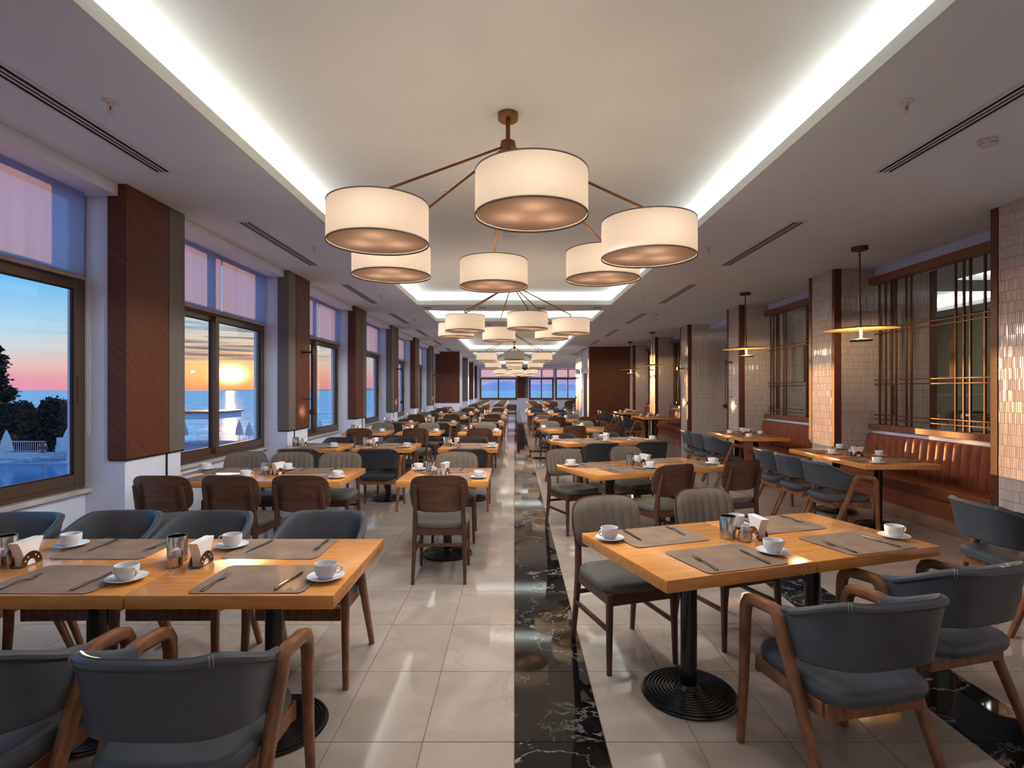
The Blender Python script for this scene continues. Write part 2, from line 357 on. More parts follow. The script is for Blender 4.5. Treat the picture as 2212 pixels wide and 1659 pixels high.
def obj(name, mb, m, parent=None, loc=(0, 0, 0), rot=(0, 0, 0), smooth=True):
    me = mb.mesh(name, m, smooth) if isinstance(mb, MB) else mb
    o = bpy.data.objects.new(name, me); COL.objects.link(o); o.location = loc; o.rotation_euler = rot
    if parent: o.parent = parent
    return o
def tag(o, label=None, cat=None, group=None, kind=None):
    if label: o['label'] = label
    if cat: o['category'] = cat
    if group: o['group'] = group
    if kind: o['kind'] = kind
    return o
def empty(name, loc=(0, 0, 0), rz=0.0, parent=None):
    o = bpy.data.objects.new(name, None); COL.objects.link(o); o.empty_display_size = .1
    o.location = loc; o.rotation_euler = (0, 0, rz); o.parent = parent; return o
def thing(name, label, cat, loc=(0, 0, 0), rz=0.0, group=None):
    return tag(empty(name, loc, rz), label, cat, group)
def copy_tree(o, parent=None):
    c = o.copy(); COL.objects.link(c); c.parent = parent
    for ch in o.children: copy_tree(ch, c)
    return c
class Kind:
    """first placement uses the prototype, later ones copy it with its parts"""
    def __init__(self, build): self.build = build; self.root = None; self.used = False
    def put(self, loc, rz, label, cat, group=None):
        if self.root is None: self.root = self.build(); o = self.root
        else: o = copy_tree(self.root)
        o.location = loc; o.rotation_euler = (0, 0, rz); tag(o, label, cat)
        if group: o['group'] = group
        return o
def struct(name, mb, m, parent=None, label=None, smooth=False, loc=(0, 0, 0)):
    o = obj(name, mb, m, parent, loc, smooth=smooth)
    if parent is None:
        o['kind'] = 'structure'
        if label: o['label'] = label
    return o
def area(name, loc, rot, sx, sy, power, color, parent=None, spread=PI):
    l = bpy.data.lights.new(name, 'AREA'); l.shape = 'RECTANGLE'; l.size = sx; l.size_y = sy; l.energy = power; l.color = color; l.spread = spread
    o = bpy.data.objects.new(name, l); COL.objects.link(o); o.location = loc; o.rotation_euler = rot; o.parent = parent; return o
def point(name, loc, power, color, rad=.03, parent=None):
    l = bpy.data.lights.new(name, 'POINT'); l.energy = power; l.color = color; l.shadow_soft_size = rad
    o = bpy.data.objects.new(name, l); COL.objects.link(o); o.location = loc; o.parent = parent; return o
ORD = ['front', 'second', 'third', 'fourth', 'fifth', 'sixth', 'seventh', 'eighth', 'ninth', 'tenth']

# ------------------------------------------------------------------ room layout (metres; x across, y along the hall, z up)
ZC, ZU = 3.27, 3.50                          # soffit and tray heights
PY = [-2.0, 1.32, 4.62, 7.93, 11.27, 14.62, 18.0, 21.35]; PW = .77   # window pillars
XW = -3.62                                   # window wall
CY = [4.58, 7.82, 11.10, 14.43, 17.78, 21.1]; CD = .68              # tiled columns
XC, XC2, XS = 4.57, 6.04, 5.15
TRAYS = [(-5.4, -2.3), (-1.2, .75), (1.9, 11.1), (11.9, 13.8), (15.0, 24.2), (25.1, 27.0), (28.1, 37.3)]
TX = 1.96

# ---- floor: slab, marble tiles on a 0.4 x 0.6 grid with black bands
floor = struct('floor', MB().box(-3.7, 10.4, -6, 42.2, -.25, -.003), 'grout')
def is_black(i, j):
    x, y = i*.4+.2, Y0+j*.6+.3
    if i in (0, 5): return True
    return False
Y0 = 2.393-14*.6
def tile_mesh(name, m, w, l):
    g = .0018
    return MB().cbox(g, w-g, g, l-g, -.003, 0, .0006).mesh(name, m, smooth=False)
tm = {}
def tile_at(x, y, w, l, m, single):
    k = (m, round(w, 3), round(l, 3))
    if single:
        if k not in tm: tm[k] = tile_mesh('tile', m, w, l)
        obj('tile', tm[k], m, floor, (x, y, 0))
    else:
        g = .0018; far[m].add([(x+g, y+g, 0), (x+w-g, y+g, 0), (x+w-g, y+l-g, 0), (x+g, y+l-g, 0)], [(0, 1, 2, 3)])
far = {'marble': MB(), 'black_marble': MB()}
cells = []
for j in range(0, 81):
    y = Y0+j*.6
    for i in range(-9, 26):
        x = i*.4
        if x < XW-.1 or x > 10: continue
        m = 'black_marble' if i in (0, 5) else 'marble'
        cells.append((x, y, .4, .6, m))
# cross bands linking the two black strips
out = []
for x, y, w, l, m in cells:
    band = [(12.2, 12.6), (13.6, 14.0), (26.4, 26.8)]
    cut = None
    if .39 < x < 1.99:
        for b0, b1 in band:
            if y < b1-1e-6 and y+l > b0+1e-6: cut = (max(y, b0), min(y+l, b1))
    if cut is None: out.append((x, y, w, l, m))
    else:
        if cut[0]-y > .01: out.append((x, y, w, cut[0]-y, m))
        out.append((x, cut[0], w, cut[1]-cut[0], 'black_marble'))
        if y+l-cut[1] > .01: out.append((x, cut[1], w, y+l-cut[1], m))
def shown(c):
    x, y = c[0]+c[2]/2, c[1]+c[3]/2
    if y < 1.9: return 1e9
    px = 1111+1183*x/y
    if px < -60 or px > 2270: return 1e8+y
    return y + (2.5 if x < -1.2 or x > 2.4 else 0)
out.sort(key=shown)
for n, (x, y, w, l, m) in enumerate(out): tile_at(x, y, w, l, m, n < 290)
for m in far:
    o = obj('distant_tiles', far[m], m, floor, smooth=False); o['kind'] = 'stuff'

# ---- ceiling: soffit with recessed trays, lips and cove ledges
ce = MB(); X0, X1 = -3.95, 10.4
ys = [-6]+[t for a in TRAYS for t in a]+[42.2]
BT = [(6.9, 9.3, 5.2, 8.6), (6.9, 9.3, 9.6, 12.4)]          # trays of the buffet room
def slab(x0, x1, y0, y1): ce.box(x0, x1, y0, y1, ZC, ZC+.03)
slab(X0, -TX-.012, -6, 42.2)
slab(TX+.012, 6.9-.012, -6, 42.2); slab(9.3+.012, X1, -6, 42.2)
ly = -6
for x0, x1, y0, y1 in BT: slab(6.888, 9.312, ly, y0-.012); ly = y1+.012
slab(6.9, 9.3, ly, 42.2)
for a, b in zip(ys[0::2], ys[1::2]): slab(-TX-.012, TX+.012, a+.012 if a > -6 else a, b-.012)
ceiling = struct('ceiling', ce, 'ceiling')
def tray(x0, x1, y0, y1, idx, per_m):
    t = MB(); g, w = .025, .17
    for a in ((x0-g, x0, y0-g, y1+g), (x1, x1+g, y0-g, y1+g), (x0, x1, y0-g, y0), (x0, x1, y1, y1+g)): t.box(*a, ZC-.0005, ZC+.084)
    for a in ((x0-w-.02, x0-w, y0-w, y1+w), (x1+w, x1+w+.02, y0-w, y1+w), (x0-w, x1+w, y0-w-.02, y0-w), (x0-w, x1+w, y1+w, y1+w+.02)): t.box(*a, ZC+.03, ZU+.04)
    t.box(x0-w-.02, x1+w+.02, y0-w-.02, y1+w+.02, ZU, ZU+.04)
    o = obj('tray', t, 'tray', ceiling, smooth=False)
    col = (1.0, .985, .93); c = (w+g)/2+.005
    for (lx, ly_, sx, sy, tilt) in ((x0-c, (y0+y1)/2, .05, y1-y0, (0, PI+.55, 0)), (x1+c, (y0+y1)/2, .05, y1-y0, (0, PI-.55, 0)),
                             ((x0+x1)/2, y0-c, x1-x0, .05, (PI-.55, 0, 0)), ((x0+x1)/2, y1+c, x1-x0, .05, (PI+.55, 0, 0))):
        area('cove_light', (lx, ly_, ZC+.086), tilt, sx, sy, per_m*max(sx, sy), col, ceiling)
for k, (a, b) in enumerate(TRAYS): tray(-TX, TX, a, b, k, P_COVE)
for b in BT: tray(*b, 9, P_COVE*5)

# ---- walls
wl = MB()
PYall = PY
for a, b in zip(PY, PY[1:]+[24.6]): wl.box(-3.77, XW, a+PW, b, 0, .68)          # parapets under the windows
wl.box(-3.77, XW, -6, -2.0, 0, ZC)
for a, b in zip(PY, PY[1:]+[24.6]): wl.box(-3.77, XW-.02, a+PW, b, 3.16, ZC)
struct('wall_left', wl, 'wallpaint')
XR = -2.98                                                   # rear window wall, nearer the aisle
RP = [(29.4, .7), (34.2, .7), (39.2, .7)]
wr = MB(); prev = 25.8
for a, w in RP+[(42.0, 0)]:
    wr.box(XR-.15, XR, prev, a, 0, .68); wr.box(XR-.15, XR-.02, prev, a, 3.16, ZC); prev = a+w
struct('wall_left', wr, 'wallpaint')
struct('wall_back', MB().box(-4, 10.4, -6.2, -6, 0, ZC), 'wallpaint')
rw = MB(); rw.box(XS, XS+.2, -6, CY[0], 0, ZC); struct('wall_right', rw, 'wallpaint')
struct('wall_buffet', MB().box(XS+.2, 10.2, 3.4, 3.6, 0, ZC).box(10.2, 10.4, 3.4, 21.8, 0, ZC).box(XC2, 10.2, 14.5, 14.7, 0, ZC), 'buffet_wall')
FX = [(-2.66, .22), (1.12, 3.02), (3.14, 5.04), (5.16, 7.06)]
fw = MB(); fw.box(-3.2, 7.4, 42.0, 42.2, 0, .82); fw.box(-3.2, -2.66, 42.0, 42.2, .82, ZC); fw.box(.22, 1.12, 42.0, 42.2, .82, ZC)
for a, b in ((-2.66, .22), (1.12, 7.4)): fw.box(a, b, 42.02, 42.2, 3.2, ZC)
for a in (3.02, 5.04, 7.06): fw.box(a, a+.12, 42.02, 42.2, .82, 3.2)
struct('wall_far', fw, 'wallpaint')
struct('wall_right', MB().box(7.2, 7.4, 26.6, 42.0, 0, ZC), 'wallpaint')

# ---- window pillars with cladding
def pillar(y, k):
    p = tag(empty('pillar', (0, y, 0)), kind='structure')
    obj('shaft', MB().box(-3.77, -3.285, 0, PW, 0, ZC), 'wallpaint', p, smooth=False)
    wood_first = k % 2 == 0
    A, B = ('wood_panel', 'grey_panel') if wood_first else ('grey_panel', 'wood_panel')
    cut = .545 if wood_first else .235
    z0 = .955
    obj('cladding_panel', MB().cbox(-3.418, -3.256, -.022, .0, z0, ZC, .002).cbox(-3.285, -3.256, 0, cut-.006, z0, ZC, .002), A, p, smooth=False)
    obj('cladding_panel', MB().cbox(-3.285, -3.256, cut+.006, PW, z0, ZC, .002).cbox(-3.418, -3.256, PW, PW+.022, z0, ZC, .002), B, p, smooth=False)
    obj('joint', MB().box(-3.287, -3.272, cut-.006, cut+.006, .0, ZC), 'dark_gap', p, smooth=False)
    obj('shadow_trim', MB().box(-3.412, -3.262, -.016, PW+.016, z0-.014, z0), 'dark_gap', p, smooth=False)
    return p
for k, y in enumerate(PY): pillar(y, k)
def big_column(name, x0, x1, y0, y1, m, zb):
    p = tag(empty(name, (0, y0, 0)), kind='structure')
    obj('shaft', MB().box(x0, x1, 0, y1-y0, 0, ZC), 'wallpaint', p, smooth=False)
    obj('cladding_panel', MB().cbox(x0+.22, x1-.005, -.04, -.001, zb, ZC, .003), m, p, smooth=False); return p
big_column('pillar', -3.77, -2.45, 24.6, 25.8, 'wood_panel', .97)
for (y, w), m, x1 in zip(RP, ('grey_panel', 'wood_panel', 'wood_panel'), (-2.49, -2.55, -2.66)): big_column('pillar', XR-.15, x1, y, y+w, m, .96)
pf = tag(empty('pillar', (0, 41.9, 0)), kind='structure')
obj('cladding_panel', MB().cbox(.23, .80, 0, .1, .96, ZC, .003), 'wood_panel', pf, smooth=False)
obj('cladding_panel', MB().cbox(.82, 1.02, 0, .1, .96, ZC, .003), 'grey_panel', pf, smooth=False)

# ---- windows, sills, valances, blinds
def window(n, loc, rz, w, z0=.72, z1=2.46, zt=3.17):
    """local x along the wall, room on the -y side"""
    o = tag(empty('window_%d' % n, loc, rz), kind='structure'); d0, d1 = .0, .09
    f = MB(); b = .055
    f.cbox(0, b, d0, d1, z0, zt, .003).cbox(w-b, w, d0, d1, z0, zt, .003).cbox(b, w-b, d0, d1, z0, z0+.05, .003).cbox(b, w-b, d0, d1, z1-.03, z1+.05, .003).cbox(b, w-b, d0, d1, zt-.05, zt, .003)
    f.cbox(w/2-.03, w/2+.03, d0+.02, d1, z1+.05, zt-.05, .003)
    obj('frame', f, 'window_frame', o, smooth=False)
    for s in (0, 1):
        x0, x1 = (b-.005, w/2+.035) if s == 0 else (w/2-.035, w-b+.005)
        dy = .035 if s == 0 else -.012
        sm = MB(); t = .075
        for bx in ((x0, x0+t, z0+.04, z1-.02), (x1-t, x1, z0+.04, z1-.02)): sm.cbox(bx[0], bx[1], dy, dy+.045, bx[2], bx[3], .004)
        sm.cbox(x0+t, x1-t, dy, dy+.045, z0+.04, z0+.04+.085, .004).cbox(x0+t, x1-t, dy, dy+.045, z1-.02-.07, z1-.02, .004)
        sash = obj('sash', sm, 'window_frame', o, smooth=False)
        sl_ = MB(); i = .008
        for bx in ((x0+t, x0+t+i, z0+.125, z1-.09), (x1-t-i, x1-t, z0+.125, z1-.09)): sl_.box(bx[0], bx[1], dy+.012, dy+.034, bx[2], bx[3])
        sl_.box(x0+t, x1-t, dy+.012, dy+.034, z0+.125, z0+.125+i).box(x0+t, x1-t, dy+.012, dy+.034, z1-.09-i, z1-.09)
        obj('seal', sl_, 'window_seal', sash, smooth=False)
        obj('pane', MB().box(x0+t, x1-t, dy+.02, dy+.024, z0+.125, z1-.09), 'glass', sash, smooth=False)
        if s == 1: obj('latch', MB().cbox(x1-.05, x1-.025, dy-.008, dy+.002, 1.42, 1.66, .003).cbox(x1-.043, x1-.032, dy-.012, dy-.006, 1.45, 1.63, .002), 'window_frame', sash, smooth=False)
    for s in (0, 1):
        x0, x1 = (b, w/2-.03) if s == 0 else (w/2+.03, w-b)
        obj('pane', MB().box(x0, x1, .05, .054, z1+.05, zt-.05), 'glass', o, smooth=False)
    obj('sill', MB().cbox(0, w, -.065, .09, z0-.04, z0, .006), 'sill', o, smooth=False)
    return o
def blind(loc, rz, w, z0, z1, label, group, wave=.004, cord=True):
    o = thing('roller_blind', label, 'blind', loc, rz, group)
    rows = []
    for z in (z1, (z0+z1)/2, z0):
        rows.append([(w*i/24, wave*math.sin(i*1.9)*(z1-z)/(z1-z0)+wave*.5*math.sin(i*.7+2), z) for i in range(25)])
    obj('cloth', MB().grid(rows), 'blind', o)
    obj('bottom_bar', MB().cbox(0, w, -.010, .010, z0-.028, z0, .004), 'blind_bar', o)
    if cord:
        pts = [(w+.018, -.012, z1-.01), (w+.018, -.012, 1.2), (w+.024, -.012, 1.165), (w+.036, -.012, 1.165), (w+.042, -.012, 1.2), (w+.042, -.012, z1-.01)]
        obj('cord', MB().tube(pts, .0022, n=5), 'white_plastic', o)
    return o
wn = 0
for k, (a, b) in enumerate(zip(PY, PY[1:]+[24.6])):
    wn += 1; y0, y1 = a+PW, b
    window(wn, (XW, y0, 0), PI/2, y1-y0)
    struct('trim_%d' % wn, MB().cbox(XW, -3.325, y0+.022 if True else y0, y1-.022, 3.168, ZC, .004), 'wallpaint')
    if k > 0:
        wb = (y1-y0)/2
        nm = ORD[k-1]
        blind((-3.555, y0+.01, 0), PI/2, wb-.02, 2.475, 3.19, 'lavender roller blind, near half of the %s bay of the window wall' % nm, 'roller blinds on the window wall', cord=False)
        blind((-3.555, y0+wb+.012, 0), PI/2, wb-.10, 2.475, 3.19, 'lavender roller blind with hanging cord, far half of the %s bay of the window wall' % nm, 'roller blinds on the window wall')
for k, ((a, w), b) in enumerate(zip([(25.8, 0)]+RP, [r[0] for r in RP]+[42.0])):
    wn += 1; y0, y1 = a+w, b; window(wn, (XR, y0, 0), PI/2, y1-y0)
for k, (a, b) in enumerate(FX):
    wn += 1; window(wn, (a, 42.02, 0), 0, b-a, z0=.82)
    nm = ['leftmost', 'second', 'third', 'rightmost'][k]
    wb = (b-a)/2
    for s, sn in ((0, 'one'), (1, 'other')):
        blind((a+s*wb+.02, 41.98, 0), 0, wb-.04, 2.56, 3.2, 'pink lit roller blind, %s half of the %s far end window' % (('left', 'right')[s], nm), 'roller blinds on the far wall', wave=0, cord=False)

# ---- tiled columns between the benches
def fluted_tile(w, h, seed):
    """one ceramic tile lying in local x (width) / z (height), its ribs proud towards -y"""
    rnd = random.Random(seed); n = max(3, round(w/.021)); vs = []; fs = []; g = .0014
    for k in range(n):
        x0, x1 = g+(w-2*g)*k/n, g+(w-2*g)*(k+1)/n; xm = (x0+x1)/2
        d = .008+rnd.uniform(-.001, .0022); t = rnd.uniform(-.0012, .0012); o = len(vs)
        for z in (g, h-g): vs += [(x0, -d*.75, z), (xm, -d+t, z), (x1, -d*.75, z), (x0, 0, z), (x1, 0, z)]
        fs += [(o, o+1, o+6, o+5), (o+1, o+2, o+7, o+6)]
        if k == 0: fs.append((o+3, o, o+5, o+8))
        if k == n-1: fs.append((o+2, o+4, o+9, o+7))
        fs += [(o+5, o+6, o+7, o+9, o+8), (o, o+3, o+4, o+2, o+1)]
    return vs, fs
TV = {}
def tile_variant(w, i):
    k = (round(w, 3), i)
    if k not in TV:
        vs, fs = fluted_tile(w, .1025, hash(k) % 9999); TV[k] = (vs, fs, None)
    return k
tile_me = {}
def tiling(p, x0, y0, rz, width, single, z0=.10, z1=ZC, joint=None):
    """brick-bond rows of tiles on one face; local x runs from (x0, y0) along rz"""
    R = Matrix.Translation((x0, y0, 0)) @ Matrix.Rotation(rz, 4, 'Z'); r = 0; z = z0
    while z < z1-.005:
        h = min(.1025, z1-z); x = 0.0; off = [0, .105, .05, .15][r % 4]
        cuts = [0.0]; c = off if off > .02 else .2
        while c < width-.02: cuts.append(c); c += .2
        cuts.append(width)
        for a, b in zip(cuts, cuts[1:]):
            k = tile_variant(b-a, random.randrange(3)); vs, fs, _ = TV[k]
            S = Matrix.Scale(h/.1025, 4, (0, 0, 1))
            X = R @ Matrix.Translation((a, 0, z)) @ S
            if single:
                if k not in tile_me: tile_me[k] = MB().add(vs, fs).mesh('tile', 'tile', smooth=False)
                o = obj('tile', tile_me[k], 'tile', p); o.matrix_local = X
            else: joint.add(vs, fs, X)
        z += .1025; r += 1
def column(y, k):
    p = tag(empty('column', (0, y, 0)), kind='structure')
    obj('shaft', MB().box(XC+.012, XC2-.012, .012, CD-.012, 0, ZC), 'tile_grout', p, smooth=False)
    t = .10
    # wood corner posts
    po = [(XC, XC+t, 0, t*.65), (XC, XC+.05, CD-.08, CD), (XC2-t, XC2, 0, t*.65), (XC2-t, XC2, CD-.08, CD)]
    for a in po: obj('corner_post', MB().cbox(*a, .0, ZC, .003), 'wood_panel', p, smooth=False)
    obj('plinth', MB().cbox(XC+.004, XC2-.004, .004, CD-.004, 0, .10, .003), 'sill', p, smooth=False)
    J = MB()
    tiling(p, XC+.012, CD-.085, -PI/2, CD-.085-.07, k < 3, joint=J)                    # face towards the aisle
    tiling(p, XC+t+.004, .012, 0, XC2-XC-2*t-.008, k in (1, 2) and False, joint=J) if k not in (1, 2) else None
    if k in (1, 2):
        w1 = .52
        tiling(p, XC+t+.004, .012, 0, w1, True, joint=J)
        tiling(p, XC+t+.004+w1, .012, 0, XC2-XC-2*t-.008-w1, False, joint=J)
    if k == 0: pass
    if J.v:
        o = obj('more_tiles', J, 'tile', p, smooth=False); o['kind'] = 'stuff'
    if k in (0, 1, 2, 3):
        o = obj('socket_outlet', MB().cbox(XC-.012, XC+.004, .30, .44, .36, .43, .004).box(XC-.0135, XC-.011, .32, .36, .375, .415).box(XC-.0135, XC-.011, .38, .42, .375, .415), 'socket', p, smooth=False)
    return p
for k, y in enumerate(CY): column(y, k)
# white beam over the openings
struct('trim_20', MB().box(XS, XS+.45, CY[0]-.02, CY[0], 3.13, ZC), 'wallpaint')
for k in range(5): struct('trim_%d' % (21+k), MB().box(XS, XS+.45, CY[k]+CD, CY[k+1], 3.132, ZC), 'wallpaint')
# block with the big brown wall, and the tile pier behind it
bw = tag(empty('wall_end', (0, 0, 0)), kind='structure')
obj('block', MB().box(3.0, 10.2, 21.84, 26.6, 0, ZC), 'wallpaint', bw, smooth=False)
obj('cladding_panel', MB().cbox(3.03, XC2, 21.80, 21.84, .0, ZC, .003), 'wood_panel', bw, smooth=False)
obj('door_leaf', MB().cbox(2.975, 3.0, 22.6, 23.5, .0, 2.25, .004), 'wood_panel', bw, smooth=False)
J = MB(); R_ = bw
tiling(bw, 2.985, 26.5, -PI/2, 2.2, False, joint=J)
o = obj('tiles', J, 'tile', bw, smooth=False); o['kind'] = 'stuff'
obj('corner_post', MB().cbox(2.96, 3.02, 21.80, 21.86, 0, ZC, .003), 'trim_wood', bw, smooth=False)

# ---- metal screens above the benches
def screen(k):
    y0, y1 = CY[k]+CD, CY[k+1]; L_ = y1-y0
    s = thing('metal_screen', 'dark bronze bar screen above the %s bench bay' % ORD[k if k < 2 else k-1], 'screen', (XS, y0, 0), 0, 'bar screens above the benches')
    obj('header', MB().cbox(-.10, .05, 0.01, L_-.01, 3.03, 3.13, .003), 'trim_wood', s, smooth=False)
    obj('shelf', MB().cbox(-.10, .05, .01, L_-.01, .985, 1.06, .003), 'trim_wood', s, smooth=False)
    rel = [.075, .16, .30, .42, .475, .60, .66, .745, .81, .87, .905, .955]
    rnd = random.Random(k)
    pos = [L_*(1-r) for r in rel]
    pos = [L_*x for x in (.048, .10, .19, .25, .285, .36, .395, .44, .72, .755, .83, .865, .91, .96)]
    for y in pos: obj('upright', MB().cbox(-.012, .012, y-.011, y+.011, 1.06, 3.03, .002), 'screen_metal', s, smooth=False)
    for z in (1.13, 1.19, 1.62, 1.68, 2.33, 2.39): obj('crossbar', MB().cbox(-.020, -.008, .01, L_-.01, z-.007, z+.007, .002), 'screen_metal', s, smooth=False)
    def mesh_panel(ya, yb, za, zb):
        m = MB(); n = max(2, int((yb-ya)/.018)); q = int((zb-za)/.018)
        for i in range(n+1): y = ya+(yb-ya)*i/n; m.box(-.003, .003, y-.003, y+.003, za, zb)
        for i in range(q+1): z = za+(zb-za)*i/q; m.box(-.0035, .0035, ya, yb, z-.003, z+.003)
        o = obj('mesh_panel', m, 'mesh_metal', s, smooth=False); o['kind'] = 'stuff'
    mesh_panel(pos[2], pos[3], 1.68, 2.33); mesh_panel(pos[7]-.02, pos[7]+.09, 1.68, 2.33) ; mesh_panel(pos[10], pos[11], 2.39, 3.03); mesh_panel(pos[10], pos[11], 1.19, 1.62)
    return s
for k in (0, 1, 3, 4): screen(k)
# low wall under each screen
for k in (0, 1, 3, 4): struct('wall_low', MB().box(XS-.03, XS+.12, CY[k]+CD, CY[k+1], 0, .985), 'wallpaint')

# ---- benches
def bench(k):
    y0, y1 = CY[k]+CD+.005, CY[k+1]-.005; L_ = y1-y0
    b = thing('bench', 'channel-tufted brick brown bench in the %s bay between tiled columns' % ORD[k if k < 2 else k-1], 'bench', (0, y0, 0), 0, 'wall benches between the columns')
    n = round(L_/.125); w = L_/n
    for i in range(n):
        rows = []
        for t in range(9):
            a = PI*t/8; yy = i*w+w*(t/8); bul = .05*math.sin(a)**.55
            r = []
            for z, s in ((.46, .8), (.52, 1), (.70, 1), (.86, 1), (.905, .92), (.925, .6), (.93, 0.0)):
                r.append((XS-.075-bul*s-(.93-z)*.10-.02, yy, z+ (0 if s else 0)))
            r.append((XS-.032, yy, .93)); rows.append(r)
        obj('backrest_channel', MB().grid(rows), 'bench', b)
    obj('seat', MB().cbox(XC+.04, XS-.10, .004, L_-.004, .34, .47, .025, 3), 'bench', b)
    obj('front_panel', MB().cbox(XC+.10, XC+.14, .004, L_-.004, .13, .345, .004), 'bench', b, smooth=False)
    obj('base', MB().cbox(XC+.08, XS-.04, .004, L_-.004, 0, .14, .006).box(XC+.14, XS-.04, .004, L_-.004, .13, .345), 'bench_base', b, smooth=False)
    return b
for k in (0, 1, 3, 4): bench(k)

# ---- ceiling fittings
def build_vent():
    v = empty('ceiling_vent'); w, l = .15, 2.02
    f = MB()
    for a in ((-w/2, -w/2+.022, 0, l), (w/2-.022, w/2, 0, l), (-w/2+.022, w/2-.022, 0, .03), (-w/2+.022, w/2-.022, l-.03, l)): f.cbox(*a, -.008, 0, .002)
    obj('frame', f, 'vent', v, smooth=False)
    obj('backing', MB().box(-w/2+.02, w/2-.02, .02, l-.02, -.003, -.0005), 'vent_dark', v, smooth=False)
    for x in (-.017, .017): obj('slat', MB().cbox(x-.006, x+.006, .03, l-.03, -.009, -.001, .002), 'vent', v, smooth=False)
    return v
VENT = Kind(build_vent)
for k in range(-1, 8):
    y = 2.35 + 3.31*k if k < 1 else 5.6+3.33*(k-1)
    if k == -1: continue
    VENT.put((-2.78, y, ZC), 0, 'slot air vent, %s from the front on the window side of the ceiling' % ORD[k], 'air vent', 'slot vents in the ceiling')
    VENT.put((2.93, y, ZC), 0, 'slot air vent, %s from the front on the tiled column side of the ceiling' % ORD[k], 'air vent', 'slot vents in the ceiling')
def build_sprinkler():
    s = empty('sprinkler')
    obj('rose', MB().lathe([(.042, 0), (.042, -.004), (.03, -.010), (.016, -.012)], 20, cap=True), 'white_plastic', s)
    f = MB().lathe([(.010, -.01), (.010, -.028), (.006, -.03)], 10, cap=True)
    for sx in (-1, 1): f.tube([(sx*.010, 0, -.026), (sx*.016, 0, -.042), (sx*.006, 0, -.062)], .003, n=5)
    f.lathe([(.018, -.062), (.020, -.066), (.004, -.067)], 14, cap=True); obj('head', f, 'white_plastic', s)
    obj('bulb', MB().lathe([(0, -.03), (.004, -.034), (.004, -.055), (0, -.06)], 8), 'red_bulb', s); return s
SPR = Kind(build_sprinkler)
for k, y in enumerate((3.28, 6.62, 9.95, 13.25, 16.6)):
    SPR.put((-2.42, y, ZC), 0, 'white fire sprinkler with red bulb, %s from the front on the window side' % ORD[k], 'sprinkler', 'fire sprinklers')
    SPR.put((2.35, y, ZC), 0, 'white fire sprinkler with red bulb, %s from the front on the column side' % ORD[k], 'sprinkler', 'fire sprinklers')
SPR.put((-.05, 8.0, ZU), 0, 'white fire sprinkler in the big lit ceiling tray', 'sprinkler', 'fire sprinklers')
def build_smoke():
    s = empty('smoke_detector')
    obj('body', MB().lathe([(.055, 0), (.058, -.012), (.056, -.022), (.046, -.040), (.03, -.046), (0, -.047)], 28), 'white_plastic', s)
    v = MB()
    for a0 in range(4):
        for q in range(2):
            pts = [((.051-.006*q)*math.cos(a0*PI/2+t*.12), (.051-.006*q)*math.sin(a0*PI/2+t*.12), -.031-.006*q) for t in range(-4, 5)]; v.tube(pts, .0018, n=4)
    obj('slot', v, 'vent_dark', s); return s
SMK = Kind(build_smoke)
SMK.put((3.28, 3.79, ZC), 0, 'white smoke detector beside the nearest slot vent on the column side', 'smoke detector', 'smoke detectors')
SMK.put((-.67, 5.36, ZU), 0, 'white smoke detector in the big tray behind a chandelier arm', 'smoke detector', 'smoke detectors')
SMK.put((3.2, 12.4, ZC), 0, 'small white smoke detector farther down the ceiling on the column side', 'smoke detector', 'smoke detectors')
def flat_disc(name, label, cat, loc, r, m, z=.006):
    o = obj(name, MB().lathe([(r, 0), (r, -z*.5), (r*.93, -z), (r*.9, -z*.8), (0, -z*.8)], 32), m, loc=loc); return tag(o, label, cat)
flat_disc('ceiling_speaker', 'flat white round ceiling speaker in the big tray', 'speaker', (-.69, 6.67, ZU), .085, 'white_plastic')
tag(obj('wireless_access_point', MB().cbox(-.115, .115, -.115, .115, -.045, 0, .015, 2), 'white_plastic', loc=(-.035, 6.9, ZU)), 'small white square box on the tray ceiling behind the front chandelier', 'ceiling box')
ap = thing('access_panel', 'flush square access panel in the ceiling above the bench tables', 'access panel', (3.57, 8.06, ZC))
obj('frame', MB().cbox(-.21, .21, -.21, .21, -.006, 0, .002), 'vent', ap, smooth=False); obj('panel', MB().cbox(-.19, .19, -.19, .19, -.009, -.004, .002), 'ceiling', ap, smooth=False)
def build_down():
    d = empty('downlight')
    obj('trim_ring', MB().lathe([(.05, -.001), (.068, -.006), (.082, -.006), (.085, 0)], 28), 'bronze', d)
    obj('lamp', MB().lathe([(.052, -.002), (.04, .012), (0, .014)], 20), 'diffuser', d)
    return d
DWN = Kind(build_down)
for y, nm in ((11.5, 'first'), (14.45, 'second')):
    for i, x in enumerate((-1.83, -.68, .57, 1.74)):
        o = DWN.put((x, y, ZC), 0, 'bronze ringed downlight, %s from the windows on the %s beam between trays' % (ORD[i] if i else 'first', nm), 'downlight', 'downlights on the beams')
        l = bpy.data.lights.new('downlight_lamp', 'SPOT'); l.energy = P_DOWN; l.color = (1, .86, .66); l.spot_size = 1.5; l.spot_blend = .7; l.shadow_soft_size = .04
        lo = bpy.data.objects.new('downlight_lamp', l); COL.objects.link(lo); lo.location = (x, y, ZC-.02)

